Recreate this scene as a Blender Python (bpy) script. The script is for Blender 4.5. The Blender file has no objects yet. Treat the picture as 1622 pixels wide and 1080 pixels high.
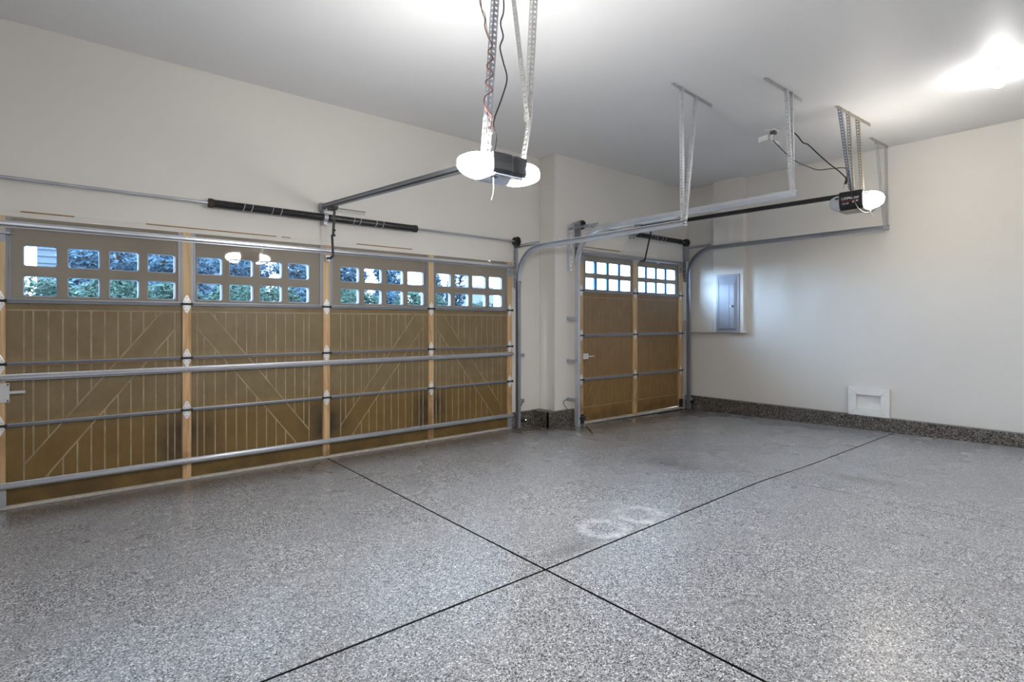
import bpy, bmesh, math, random
from mathutils import Vector, Matrix

rnd = random.Random(7)
C = bpy.context.scene.collection
R = math.radians

# ------------------------------------------------------------------ camera, world, lights, exposure
EYE = 1.347
cam = bpy.data.cameras.new('camera')
camo = bpy.data.objects.new('camera', cam)
C.objects.link(camo)
camo.location = (0, 0, EYE)
camo.rotation_euler = (R(90), 0, R(50.47 - 90))
cam.sensor_width = 36
cam.lens = 859.0 / 1622 * 36
cam.shift_y = (511 - 540) / 1622
cam.clip_start = 0.05
bpy.context.scene.camera = camo

sc = bpy.context.scene
sc.view_settings.view_transform = 'Standard'
sc.view_settings.look = 'None'
sc.view_settings.gamma = 1
sc.view_settings.use_curve_mapping = False
sc.view_settings.exposure = 0.95

w = bpy.data.worlds.new('overcast_sky')
sc.world = w
w.use_nodes = True
bg = w.node_tree.nodes['Background']
bg.inputs[0].default_value = (0.93, 0.96, 1.0, 1)
bg.inputs[1].default_value = 5.0

# added lamp, standing in for assumed skylight through door windows on the side wall
sky_lamp = bpy.data.lights.new('skylight_stand_in', 'SUN')
sky_lamp.energy = 28.0
sky_lamp.angle = R(50)
sky_lamp.color = (0.72, 0.84, 1.0)
sky_lamp_obj = bpy.data.objects.new('skylight_stand_in', sky_lamp)
C.objects.link(sky_lamp_obj)
sky_lamp_obj.location = (-20, 20, 12)
sky_lamp_obj.rotation_euler = Vector((0.82, -0.52, -0.13)).to_track_quat('-Z', 'Y').to_euler()


def area_lamp(name, loc, sx, sy, watts, color, direction):
    l = bpy.data.lights.new(name, 'AREA')
    l.shape = 'RECTANGLE'
    l.size, l.size_y = sx, sy
    l.energy = watts
    l.color = color
    o = bpy.data.objects.new(name, l)
    C.objects.link(o)
    o.location = loc
    o.rotation_euler = Vector(direction).to_track_quat('-Z', 'Y').to_euler()
    return o


# added fill lamps under the ceiling, out of view behind the camera
area_lamp('fill_lamp', (-0.6, -1.6, 3.52), 2.4, 0.5, 45, (0.97, 0.975, 1.0), (0, 0, -1))
area_lamp('fill_lamp', (4.4, -1.9, 3.52), 2.4, 0.5, 40, (0.97, 0.98, 1.0), (0, 0, -1))

# ------------------------------------------------------------------ materials
class S:
    """a node socket with arithmetic"""
    def __init__(self, nt, sock):
        self.nt, self.s = nt, sock
    def _m(self, op, *others):
        n = self.nt.nodes.new('ShaderNodeMath'); n.operation = op
        for k, v in enumerate((self,) + others):
            if isinstance(v, S): self.nt.links.new(v.s, n.inputs[k])
            else: n.inputs[k].default_value = v
        return S(self.nt, n.outputs[0])
    def __add__(s, o): return s._m('ADD', o)
    def __sub__(s, o): return s._m('SUBTRACT', o)
    def __mul__(s, o): return s._m('MULTIPLY', o)
    def abs(s): return s._m('ABSOLUTE')
    def max(s, o): return s._m('MAXIMUM', o)
    def min(s, o): return s._m('MINIMUM', o)
    def pow(s, o): return s._m('POWER', o)
    def ramp(s, a, b):
        """0 at a, 1 at b, clamped"""
        n = s.nt.nodes.new('ShaderNodeMapRange'); n.clamp = True
        s.nt.links.new(s.s, n.inputs[0])
        n.inputs[1].default_value = a; n.inputs[2].default_value = b
        n.inputs[3].default_value = 0; n.inputs[4].default_value = 1
        return S(s.nt, n.outputs[0])


class Mat:
    def __init__(self, name, color=(.5, .5, .5), rough=.5, metal=0.0, spec=.5, coat=0.0, coat_rough=.03):
        self.m = bpy.data.materials.new(name); self.m.use_nodes = True
        self.nt = self.m.node_tree
        self.b = self.nt.nodes['Principled BSDF']
        self.b.inputs['Base Color'].default_value = (*color, 1)
        self.b.inputs['Roughness'].default_value = rough
        self.b.inputs['Metallic'].default_value = metal
        self.b.inputs['Specular IOR Level'].default_value = spec
        self.b.inputs['Coat Weight'].default_value = coat
        self.b.inputs['Coat Roughness'].default_value = coat_rough
        self._co = None
    def co(self):
        if self._co is None:
            self._co = self.nt.nodes.new('ShaderNodeTexCoord').outputs['Object']
        return self._co
    def xyz(self):
        n = self.nt.nodes.new('ShaderNodeSeparateXYZ'); self.nt.links.new(self.co(), n.inputs[0])
        return [S(self.nt, o) for o in n.outputs]
    def scaled(self, sc_):
        n = self.nt.nodes.new('ShaderNodeMapping'); n.inputs['Scale'].default_value = sc_
        self.nt.links.new(self.co(), n.inputs[0]); return n.outputs[0]
    def noise(self, scale, detail=3, rough=.5, stretch=None):
        n = self.nt.nodes.new('ShaderNodeTexNoise'); n.inputs['Scale'].default_value = scale
        n.inputs['Detail'].default_value = detail; n.inputs['Roughness'].default_value = rough
        self.nt.links.new(self.scaled(stretch) if stretch else self.co(), n.inputs['Vector'])
        return S(self.nt, n.outputs[0])
    def voro(self, scale, out='Color', rand=1.0):
        n = self.nt.nodes.new('ShaderNodeTexVoronoi'); n.inputs['Scale'].default_value = scale
        n.inputs['Randomness'].default_value = rand
        self.nt.links.new(self.co(), n.inputs['Vector'])
        if out == 'Color':
            sp = self.nt.nodes.new('ShaderNodeSeparateColor'); self.nt.links.new(n.outputs['Color'], sp.inputs[0])
            return S(self.nt, sp.outputs[0])
        return S(self.nt, n.outputs[out])
    def cramp(self, fac, stops, interp='LINEAR'):
        n = self.nt.nodes.new('ShaderNodeValToRGB'); n.color_ramp.interpolation = interp
        e = n.color_ramp.elements
        e[0].position, e[0].color = stops[0][0], (*stops[0][1], 1)
        e[1].position, e[1].color = stops[1][0], (*stops[1][1], 1)
        for p, c in stops[2:]:
            x = e.new(p); x.color = (*c, 1)
        self.nt.links.new(fac.s, n.inputs[0]); return n.outputs[0]
    def mix(self, fac, a, b, mode='MIX'):
        n = self.nt.nodes.new('ShaderNodeMix'); n.data_type = 'RGBA'; n.blend_type = mode
        for k, v in ((0, fac), (6, a), (7, b)):
            if isinstance(v, S): self.nt.links.new(v.s, n.inputs[k])
            elif isinstance(v, (int, float)): n.inputs[k].default_value = v
            elif isinstance(v, tuple): n.inputs[k].default_value = (*v, 1)
            else: self.nt.links.new(v, n.inputs[k])
        return n.outputs[2]
    def color(self, sock): self.nt.links.new(sock, self.b.inputs['Base Color'])
    def rough(self, s): self.nt.links.new(s.s, self.b.inputs['Roughness'])
    def bump(self, s, strength=.2, dist=.01):
        n = self.nt.nodes.new('ShaderNodeBump'); n.inputs['Strength'].default_value = strength
        n.inputs['Distance'].default_value = dist
        self.nt.links.new(s.s, n.inputs['Height']); self.nt.links.new(n.outputs[0], self.b.inputs['Normal'])


def simple(name, color, rough=.5, metal=0.0, var=0.0, scale=8.0, **k):
    m = Mat(name, color, rough, metal, **k)
    if var:
        n = m.noise(scale, 4)
        lo = tuple(max(0, c * (1 - var)) for c in color); hi = tuple(min(1, c * (1 + var)) for c in color)
        m.color(m.cramp(n, [(.3, lo), (.7, hi)]))
    return m


def emitter(name, color, strength):
    m = Mat(name, (.9, .9, .88), .4)
    m.b.inputs['Emission Color'].default_value = (*color, 1)
    m.b.inputs['Emission Strength'].default_value = strength
    return m


M = {}
def wall_paint(name, c):
    m = Mat(name, c, .55, spec=.35)
    n = m.noise(1.3, 3); f = m.noise(220, 2)
    m.color(m.cramp(n, [(.3, tuple(v * .975 for v in c)), (.7, c)]))
    m.bump(f, .05, .002)
    return m.m
M['wall'] = wall_paint('cream_wall_paint', (.70, .675, .635))
M['ceiling'] = wall_paint('white_ceiling_paint', (.77, .77, .775))
M['trim'] = simple('white_trim_paint', (.80, .79, .77), .4, var=.03).m


def epoxy(name, bright, floor=False):
    m = Mat(name, (.4, .4, .42), .3, coat=.3 if floor else 0, coat_rough=.32)
    v = m.voro(210)
    k = bright
    v2 = m.voro(62)
    col = m.cramp(v, [(0, (.02, .02, .022)), (.10, (.12 * k, .124 * k, .134 * k)), (.28, (.25 * k, .256 * k, .275 * k)),
                      (.52, (.37 * k, .378 * k, .405 * k)), (.76, (.50 * k, .512 * k, .54 * k)), (.93, (.85 * k, .85 * k, .85 * k))], 'CONSTANT')
    col = m.mix(v2.ramp(0, .28), m.mix(1.0, col, (.78, .78, .80), 'MULTIPLY'), col)
    col = m.mix(v2.ramp(.80, .84) * .3, col, m.mix(1.0, col, (1.45, 1.45, 1.45), 'MULTIPLY'))
    big = m.noise(.9, 4)
    col = m.mix(big.ramp(.35, .7) * .35, col, m.mix(1.0, col, (.72, .73, .75), 'MULTIPLY'))
    if floor:
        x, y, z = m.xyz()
        # brown dirt plus the doors' reflection, painted into the colour beside them
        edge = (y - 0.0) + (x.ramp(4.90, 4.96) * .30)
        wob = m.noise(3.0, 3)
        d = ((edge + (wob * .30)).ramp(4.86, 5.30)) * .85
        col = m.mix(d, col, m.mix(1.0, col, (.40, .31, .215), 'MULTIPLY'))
        # pale tyre rings left beside the saw cut
        fine = m.noise(26, 4)
        pale = None
        for cx, cy, r in ((2.60, 2.26, .13), (2.98, 2.27, .14)):
            dx, dy = (x - cx), (y - cy)
            dist = ((dx * dx) + (dy * dy)).pow(.5)
            ring = ((dist - r).abs() + (fine * .06)).ramp(.085, .02)
            pale = ring if pale is None else pale.max(ring)
        pale = pale * y.ramp(2.085, 2.10)
        col = m.mix(pale * .75 * m.noise(9, 3).ramp(.3, .6), col, (.78, .79, .82))
        for cx, cy, rx, ry in ((2.25, 2.17, .28, .07), (5.12, 1.60, .16, .42), (4.3, 2.9, .3, .5)):
            dx, dy = (x - cx) * (1 / rx), (y - cy) * (1 / ry)
            dist = ((dx * dx) + (dy * dy)).pow(.5)
            col = m.mix((dist + fine * .8).ramp(1.5, .7) * .6, col, m.mix(1.0, col, (.45, .45, .44), 'MULTIPLY'))
        rr = m.noise(1.6, 4)
        m.rough((rr * .25) + .15)
    m.color(col)
    m.bump(m.noise(160, 2), .25, .003)
    return m.m
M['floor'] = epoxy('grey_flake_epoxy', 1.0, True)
def curb_mat():
    m = Mat('dark_flake_curb', (.07, .06, .05), .35)
    col = m.cramp(m.voro(95), [(0, (.014, .012, .011)), (.25, (.075, .062, .052)), (.55, (.135, .113, .096)), (.80, (.21, .184, .16)), (.93, (.30, .28, .25))], 'CONSTANT')
    m.color(m.mix(m.noise(3, 3).ramp(.3, .7) * .4, col, m.mix(1.0, col, (.6, .58, .55), 'MULTIPLY')))
    m.bump(m.noise(120, 2), .3, .003); return m.m
M['curb'] = curb_mat()
M['joint'] = simple('black_joint_sealant', (.012, .012, .013), .6).m
M['asphalt'] = simple('driveway_concrete', (.30, .30, .30), .8, var=.15, scale=3).m
M['lawn'] = simple('lawn', (.03, .06, .025), .9, var=.4, scale=3).m

XS1 = (-.363, .804, 2.008, 3.208, 4.36)


def board_mat(name, low, high, dark, stile_x, zsplit, joints):
    m = Mat(name, low, .42, spec=.4)
    x, y, z = m.xyz()
    n1 = m.noise(5, 5, .6); n2 = m.noise(40, 3, .6, (1, 1, .25)); n3 = m.noise(130, 2)
    base = m.mix(z.ramp(*zsplit), low, high)
    base = m.mix(n1.ramp(.35, .72) * .6, base, m.mix(1.0, base, (.70, .63, .52), 'MULTIPLY'))
    base = m.mix(n2.ramp(.4, .7) * .40, base, m.mix(1.0, base, (1.25, 1.22, 1.15), 'MULTIPLY'))
    base = m.mix(n3.ramp(.35, .6) * .2, m.mix(1.0, base, (.75, .75, .75), 'MULTIPLY'), base)
    stain = None
    for sx in stile_x:
        a = ((x - sx).abs() + (n1 * .42)).ramp(.50, .26) * ((z - .36).abs() + (n1 * .22)).ramp(.42, .18)
        stain = a if stain is None else stain.max(a)
    damp = z.ramp(.20, .05) * .55                      # splash stain along the bottom rail
    wet = damp * n1.ramp(.3, .6)
    stain = (stain * 1.0).max(wet) if stain is not None else wet
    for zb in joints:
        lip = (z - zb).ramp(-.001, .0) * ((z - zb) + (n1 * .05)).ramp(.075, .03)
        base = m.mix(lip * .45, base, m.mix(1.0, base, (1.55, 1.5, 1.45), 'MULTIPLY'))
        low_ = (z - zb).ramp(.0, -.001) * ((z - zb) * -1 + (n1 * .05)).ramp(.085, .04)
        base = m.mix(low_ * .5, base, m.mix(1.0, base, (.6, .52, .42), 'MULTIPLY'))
    base = m.mix(stain, base, dark)
    m.color(base)
    m.bump(n3, .06, .002)
    return m.m
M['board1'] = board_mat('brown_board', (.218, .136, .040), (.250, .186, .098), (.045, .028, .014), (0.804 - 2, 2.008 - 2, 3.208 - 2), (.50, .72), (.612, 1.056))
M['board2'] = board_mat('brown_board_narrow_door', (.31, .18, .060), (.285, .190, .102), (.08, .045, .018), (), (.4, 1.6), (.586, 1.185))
M['ghost'] = simple('pale_board_backing', (.31, .235, .135), .6, var=.25, scale=14).m
M['groove'] = simple('pale_groove', (.325, .260, .160), .6, var=.3, scale=9).m
M['sheet'] = simple('taupe_window_sheet', (.235, .205, .165), .025, var=.08, scale=3, spec=.45).m
M['sheet2'] = simple('taupe_window_sheet_narrow', (.235, .215, .19), .12, var=.10, scale=3, spec=.45).m
M['muntin'] = simple('blue_grey_muntin', (.05, .25, .58), .4).m  # blue halo beside the bright panes painted into the bar colour
M['reveal'] = simple('blue_grey_reveal', (.10, .15, .23), .6).m  # bluish skylit shade inside the openings put into the colour
M['seal'] = simple('pale_pane_seal', (.36, .42, .50), .5).m


def pine():
    m = Mat('pine_stile', (.6, .4, .2), .5, spec=.3)
    x, y, z = m.xyz()
    g = m.noise(60, 4, .6, (1, 1, .03)); k = m.noise(7, 3, .6, (1, 1, .5))
    col = m.cramp(g, [(.32, (.40, .225, .10)), (.5, (.56, .365, .19)), (.68, (.66, .47, .28))])
    col = m.mix(k.ramp(.60, .78) * .6, col, (.20, .095, .03))
    col = m.mix(z.ramp(1.35, 1.6) * .45, col, (.55, .44, .27))
    col = m.mix(z.ramp(.75, .2) * k.ramp(.42, .62) * .65, col, (.15, .08, .035))
    m.color(col); return m.m
M['pine'] = pine()


def galv(name, c, rough=.42, metal=.75):
    m = Mat(name, c, rough, metal)
    n = m.noise(6, 3); m.color(m.cramp(n, [(.3, tuple(v * .92 for v in c)), (.7, tuple(min(1, v * 1.04) for v in c))]))
    m.rough((m.noise(5, 3) * .12) + (rough - .12)); return m.m
M['galv'] = galv('galvanised_steel', (.47, .49, .53), .36, .85)
M['galv_bright'] = galv('bright_zinc', (.62, .63, .65), .36, .6)
M['track'] = galv('track_zinc', (.56, .59, .65), .38, .55)
M['hinge_zinc'] = galv('hinge_zinc', (.84, .85, .87), .35, .4)
M['galv_dark'] = galv('dull_galvanised_steel', (.34, .36, .40), .45, .7)
M['rail_steel'] = galv('grey_joint_steel', (.25, .26, .29), .5, .5)
M['angle'] = galv('perforated_angle_steel', (.50, .50, .49), .45, .7)
M['angle_warm'] = galv('warm_angle_steel', (.44, .40, .34), .45, .7)
M['black'] = simple('black_plastic', (.015, .015, .017), .35).m
M['black_steel'] = simple('black_painted_steel', (.012, .012, .013), .4, var=.2).m
M['spring'] = simple('oiled_spring_steel', (.016, .016, .018), .35, .3, var=.3, scale=20).m
M['spring_mark'] = simple('chalk_mark', (.5, .5, .5), .7).m
M['rust'] = simple('rusty_steel', (.06, .028, .02), .7, var=.3).m
M['housing'] = simple('charcoal_housing', (.055, .058, .066), .28, spec=.5).m
M['chassis'] = galv('opener_chassis_steel', (.55, .60, .70), .3, .8)
M['chassis_tan'] = galv('opener_chassis_dull', (.36, .33, .27), .45, .5)
M['lens_lit'] = emitter('lit_opener_lens', (1.0, .985, .955), 116)
M['lens_lit2'] = emitter('lit_opener_lens_warm', (1.0, .93, .82), 34)
M['bulb_lit'] = emitter('lit_bulb', (1.0, .98, .95), 105)
M['lens_off'] = Mat('unlit_frosted_lens', (.72, .76, .82), .35).m
M['porcelain'] = Mat('white_porcelain', (.85, .85, .83), .3).m
M['panel_grey'] = galv('grey_panel_enamel', (.30, .31, .36), .52, .15)
M['panel_dark'] = simple('dark_gap', (.05, .05, .06), .6).m
M['seal_white'] = simple('pale_bottom_seal', (.45, .43, .40), .5, var=.15, scale=20).m
M['rubber'] = simple('black_rubber', (.012, .012, .012), .7).m
M['white_text'] = Mat('white_print', (.85, .85, .85), .5).m
M['red_text'] = Mat('red_print', (.45, .03, .05), .5).m
M['red_wire'] = simple('red_wire', (.13, .035, .025), .5).m
M['white_wire'] = simple('white_wire', (.75, .73, .70), .5).m
M['grey_wire'] = simple('grey_wire', (.10, .10, .10), .5).m
M['led'] = emitter('sensor_led', (.9, .95, .3), 3)
M['brown_wood'] = simple('bare_wood_edge', (.28, .15, .06), .6, var=.3, scale=10).m


def glass():
    m = bpy.data.materials.new('blue_tinted_glass'); m.use_nodes = True
    nt = m.node_tree; nt.nodes.clear()
    o = nt.nodes.new('ShaderNodeOutputMaterial'); mx = nt.nodes.new('ShaderNodeMixShader')
    t = nt.nodes.new('ShaderNodeBsdfTransparent'); g = nt.nodes.new('ShaderNodeBsdfGlossy')
    lw = nt.nodes.new('ShaderNodeLayerWeight'); lw.inputs[0].default_value = .5
    p5 = nt.nodes.new('ShaderNodeMath'); p5.operation = 'POWER'; p5.inputs[1].default_value = 5
    f = nt.nodes.new('ShaderNodeMath'); f.operation = 'MULTIPLY_ADD'; f.inputs[1].default_value = .9; f.inputs[2].default_value = .035
    nt.links.new(lw.outputs['Facing'], p5.inputs[0]); nt.links.new(p5.outputs[0], f.inputs[0])
    t.inputs[0].default_value = (.78, .90, 1.0, 1); g.inputs['Roughness'].default_value = .01
    nt.links.new(f.outputs[0], mx.inputs[0]); nt.links.new(t.outputs[0], mx.inputs[1]); nt.links.new(g.outputs[0], mx.inputs[2])
    nt.links.new(mx.outputs[0], o.inputs[0])
    return m
M['glass'] = glass()

# ------------------------------------------------------------------ mesh building
class MB:
    def __init__(self): self.v, self.f = [], []
    def add(self, vs, fs):
        n = len(self.v); self.v += [tuple(p) for p in vs]; self.f += [tuple(i + n for i in q) for q in fs]; return self
    def box(self, x0, x1, y0, y1, z0, z1):
        vs = [(x, y, z) for x in (x0, x1) for y in (y0, y1) for z in (z0, z1)]
        return self.add(vs, [(0, 1, 3, 2), (4, 6, 7, 5), (0, 4, 5, 1), (2, 3, 7, 6), (0, 2, 6, 4), (1, 5, 7, 3)])
    def obox(self, c, a, b, d):
        """box with centre c and half vectors a, b, d"""
        c, a, b, d = Vector(c), Vector(a), Vector(b), Vector(d)
        vs = [c + a * i + b * j + d * k for i in (-1, 1) for j in (-1, 1) for k in (-1, 1)]
        return self.add(vs, [(0, 1, 3, 2), (4, 6, 7, 5), (0, 4, 5, 1), (2, 3, 7, 6), (0, 2, 6, 4), (1, 5, 7, 3)])
    def prism(self, pts3, d, back=True):
        """planar polygon pushed along vector d"""
        n = len(pts3); d = Vector(d)
        vs = [Vector(p) for p in pts3] + [Vector(p) + d for p in pts3]
        fs = [tuple(range(n))] + [(i, (i + 1) % n, n + (i + 1) % n, n + i) for i in range(n)]
        if back: fs.append(tuple(range(2 * n - 1, n - 1, -1)))
        return self.add(vs, fs)
    def xprof(self, prof, x0, x1):
        """closed (y, z) profile pushed along x"""
        return self.prism([(x0, y, z) for y, z in prof], (x1 - x0, 0, 0))
    def tube(self, pts, r, n=8, cap=True):
        pts = [Vector(p) for p in pts]; rings = []
        up = Vector((0, 0, 1)); prev = None
        for i, p in enumerate(pts):
            t = (pts[min(i + 1, len(pts) - 1)] - pts[max(i - 1, 0)]).normalized()
            if prev is None:
                a = t.orthogonal().normalized()
            else:
                a = (prev - t * prev.dot(t))
                a = a.normalized() if a.length > 1e-6 else t.orthogonal().normalized()
            prev = a; b = t.cross(a)
            rr = r[i] if isinstance(r, (list, tuple)) else r
            rings.append([p + a * math.cos(2 * math.pi * k / n) * rr + b * math.sin(2 * math.pi * k / n) * rr for k in range(n)])
        vs = [q for g in rings for q in g]; fs = []
        for i in range(len(pts) - 1):
            for k in range(n):
                fs.append((i * n + k, i * n + (k + 1) % n, (i + 1) * n + (k + 1) % n, (i + 1) * n + k))
        if cap:
            fs.append(tuple(range(n))); fs.append(tuple(len(vs) - 1 - k for k in range(n)))
        return self.add(vs, fs)
    def loops(self, ls, close=True, cap0=True, cap1=True):
        """skin through vertex loops of equal length"""
        n = len(ls[0]); vs = [p for l in ls for p in l]; fs = []
        for i in range(len(ls) - 1):
            for k in range(n if close else n - 1):
                fs.append((i * n + k, i * n + (k + 1) % n, (i + 1) * n + (k + 1) % n, (i + 1) * n + k))
        if cap0: fs.append(tuple(range(n)))
        if cap1: fs.append(tuple(len(vs) - 1 - k for k in range(n)))
        return self.add(vs, fs)
    def build(self, name, mat, parent=None, base=None, smooth=False, bevel=0, fix=True):
        org = Vector(base) if base is not None else (root_loc(parent) if parent is not None else Vector((0, 0, 0)))
        me = bpy.data.meshes.new(name)
        me.from_pydata([tuple(Vector(p) - org) for p in self.v], [], self.f)
        if fix:
            bm = bmesh.new(); bm.from_mesh(me); bmesh.ops.recalc_face_normals(bm, faces=bm.faces); bm.to_mesh(me); bm.free()
        me.materials.append(mat if not isinstance(mat, Mat) else mat.m)
        if smooth:
            for p in me.polygons: p.use_smooth = True
            me.set_sharp_from_angle(angle=R(40))
        o = bpy.data.objects.new(name, me); C.objects.link(o)
        if parent is not None: o.parent = parent
        else: o.location = org
        if bevel:
            b = o.modifiers.new('edge', 'BEVEL'); b.width = bevel; b.segments = 2; b.limit_method = 'ANGLE'; b.angle_limit = R(40)
        return o


def root_loc(o):
    v = Vector((0, 0, 0))
    while o is not None:
        v = v + Vector(o.location); o = o.parent
    return v


def tag(o, label, cat=None, group=None, kind=None):
    o['label'] = label
    if cat: o['category'] = cat
    if group: o['group'] = group
    if kind: o['kind'] = kind
    return o


def thing(name, loc, label, cat, group=None, kind=None):
    o = bpy.data.objects.new(name, None); C.objects.link(o); o.location = loc; o.empty_display_size = .1
    return tag(o, label, cat, group, kind)


def copy_part(o, parent, dloc):
    c = o.copy(); C.objects.link(c); c.parent = parent; c.location = Vector(o.location) + Vector(dloc)
    for ch in o.children:
        k = ch.copy(); C.objects.link(k); k.parent = c
    return c


def smooth_path(pts, n=8):
    pts = [Vector(p) for p in pts]; out = []
    P = [pts[0]] + pts + [pts[-1]]
    for i in range(1, len(P) - 2):
        a, b, c, d = P[i - 1], P[i], P[i + 1], P[i + 2]
        for k in range(n):
            t = k / n
            out.append(.5 * ((2 * b) + (c - a) * t + (2 * a - 5 * b + 4 * c - d) * t * t + (3 * b - a - 3 * c + d) * t ** 3))
    out.append(pts[-1]); return out


def perforated(mb, p, q, A, B, wd=.032, t=.0022, pitch=.036):
    """a slotted steel angle from p to q with flanges along A and B (real slots)"""
    p, q = Vector(p), Vector(q); ax = (q - p); L = ax.length; ax.normalize()
    A = Vector(A); A = (A - ax * A.dot(ax)).normalized()
    B = Vector(B); B = (B - ax * B.dot(ax) - A * B.dot(A)).normalized()
    n = max(2, int(L / pitch))
    for F, G in ((A, B), (B, A)):
        e = wd * .27
        for c0 in (e / 2, wd - e / 2):
            mb.obox(p + ax * L / 2 + F * c0 + G * t / 2, ax * L / 2, F * e / 2, G * t / 2)
        for k in range(n + 1):
            mb.obox(p + ax * min(L, k * L / n) + F * wd / 2 + G * t / 2, ax * .0095, F * wd * .24, G * t / 2)
    return mb


# ------------------------------------------------------------------ room shell
ZC = 3.56
XL, XR, YB = -3.4, 8.02, -3.2
Y1 = 5.41            # wall that holds the wide door
Y2 = 5.11            # wall that holds the narrow door
XJ = 4.94            # where the wall steps forward


def lerp(x, xs, ys):
    if x <= xs[0]: return ys[0]
    for a, b, c, d in zip(xs, xs[1:], ys, ys[1:]):
        if x <= b: return c + (d - c) * (x - a) / (b - a)
    return ys[-1]


def zf(x, y):
    """the slab falls towards the doors, and a little more to the narrow bay"""
    return .0195 * (5.31 - y) - lerp(x, (4.3, 5.4, 8.0), (0, .04, .083))


floor = thing('floor', (0, 0, 0), 'grey flake epoxy garage floor cut into slabs by dark joints', 'floor', kind='structure')
mb = MB()
def sheet_top(mb, corner, nx, ny, dz, z0=None):
    """corner(u, v) -> (x, y); grid following the slab fall"""
    vs = []; fs = []
    for i in range(nx + 1):
        for j in range(ny + 1):
            x, y = corner(i / nx, j / ny); vs.append((x, y, zf(x, y) + dz))
    g = lambda i, j: i * (ny + 1) + j
    for i in range(nx):
        for j in range(ny): fs.append((g(i, j), g(i + 1, j), g(i + 1, j + 1), g(i, j + 1)))
    rim = [g(i, 0) for i in range(nx + 1)] + [g(nx, j) for j in range(1, ny + 1)] + [g(i, ny) for i in range(nx - 1, -1, -1)] + [g(0, j) for j in range(ny - 1, 0, -1)]
    b = len(vs)
    for k in rim: vs.append((vs[k][0], vs[k][1], -.30 if z0 is None else vs[k][2] + z0))
    for k in range(len(rim)):
        k2 = (k + 1) % len(rim); fs.append((rim[k], rim[k2], b + k2, b + k))
    mb.add(vs, fs)
sheet_top(mb, lambda u, v: (XL + u * (XR - XL), YB + v * (Y1 + .15 - YB)), 24, 16, -.02)
mb.build('joint_bed', M['joint'], floor)
jx = lambda y: 1.929 + (y - 2.064) * .0265          # saw cut running towards the wide door
jy = lambda x: 2.064 + max(0, x - 1.929) * .0185    # saw cut running across
jx2 = lambda y: 4.56 + (y - 2.0) * .045             # hairline joint
def slab(fx0, fx1, fy0, fy1, gx0, gx1, gy0, gy1):
    def corner(u, v):
        yy0, yy1 = fy0(0), fy1(0); y = yy0 + (yy1 - yy0) * v
        x0, x1 = fx0(y) + gx0, fx1(y) - gx1
        x = x0 + (x1 - x0) * u
        ya, yb = fy0(x) + gy0, fy1(x) - gy1
        return x, ya + (yb - ya) * v
    m_ = MB(); sheet_top(m_, corner, 14, 14, 0, -.05)
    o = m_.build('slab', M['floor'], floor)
    o.data.materials.append(M['joint'])
    for p_ in o.data.polygons:
        if abs(p_.normal.z) < .5: p_.material_index = 1
cst = lambda v: (lambda q: v)
G, H_ = .0068, .0026
for fx0, fx1, a, b in ((cst(XL), jx, 0, G), (jx, jx2, G, H_), (jx2, cst(XR), H_, 0)):
    slab(fx0, fx1, cst(YB), jy, a, b, 0, G)
    slab(fx0, fx1, jy, cst(Y1 + .15), a, b, G, 0)

D1L, D1R, D1T = -.36, 4.30, 2.09
D2L, D2R, D2T = 5.46, 7.71, 2.31
T = .18
mb = MB()
mb.box(XL - T, D1L, Y1, Y1 + T, -.3, ZC); mb.box(D1R, XJ + .3, Y1, Y1 + T, -.3, ZC); mb.box(D1L, D1R, Y1, Y1 + T, D1T, ZC)
tag(mb.build('wall_front', M['wall'], base=(2, Y1, 0)), 'cream painted wall around and above the wide brown door', 'wall', kind='structure')
mb = MB()
mb.box(XJ, D2L, Y2, Y2 + T, -.3, ZC); mb.box(D2R, XR + T, Y2, Y2 + T, -.3, ZC); mb.box(D2L, D2R, Y2, Y2 + T, D2T, ZC)
mb.box(XJ, XJ + T, Y2 + T, Y1 - .001, -.3, ZC)
tag(mb.build('wall_front_step', M['wall'], base=(6.5, Y2, 0)), 'cream wall stepping forward around the narrow door', 'wall', kind='structure')
wr = MB().box(XR, XR + T, YB - T, Y2, -.3, ZC).build('wall_right', M['wall'], base=(XR, 1, 0))
tag(wr, 'long plain cream side wall behind the grey electrical panel', 'wall', kind='structure')
tag(MB().box(XL - T, XL, YB - T, Y1, -.3, ZC).build('wall_left', M['wall'], base=(XL, 1, 0)), 'plain cream wall closing the garage on the far left', 'wall', kind='structure')
tag(MB().box(XL, XR, YB - T, YB, -.3, ZC).build('wall_back', M['wall'], base=(2, YB, 0)), 'plain cream wall behind the camera', 'wall', kind='structure')
tag(MB().box(XL - T, XR + T, YB - T, Y1 + T, ZC, ZC + .15).build('ceiling', M['ceiling'], base=(2, 1, ZC)), 'flat white painted garage ceiling', 'ceiling', kind='structure')
# chase that carries the electrical panel, with its low side arm
XC = 7.905
mb = MB(); mb.box(XC, XR + .01, 4.093, 4.584, 1.193, ZC + .01); mb.build('wall_chase', M['wall'], wr, bevel=.004)
mb = MB(); mb.box(XC, XR + .01, 4.586, 5.09, 1.193, 1.385); mb.build('chase_arm', M['wall'], wr, bevel=.004)
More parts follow.
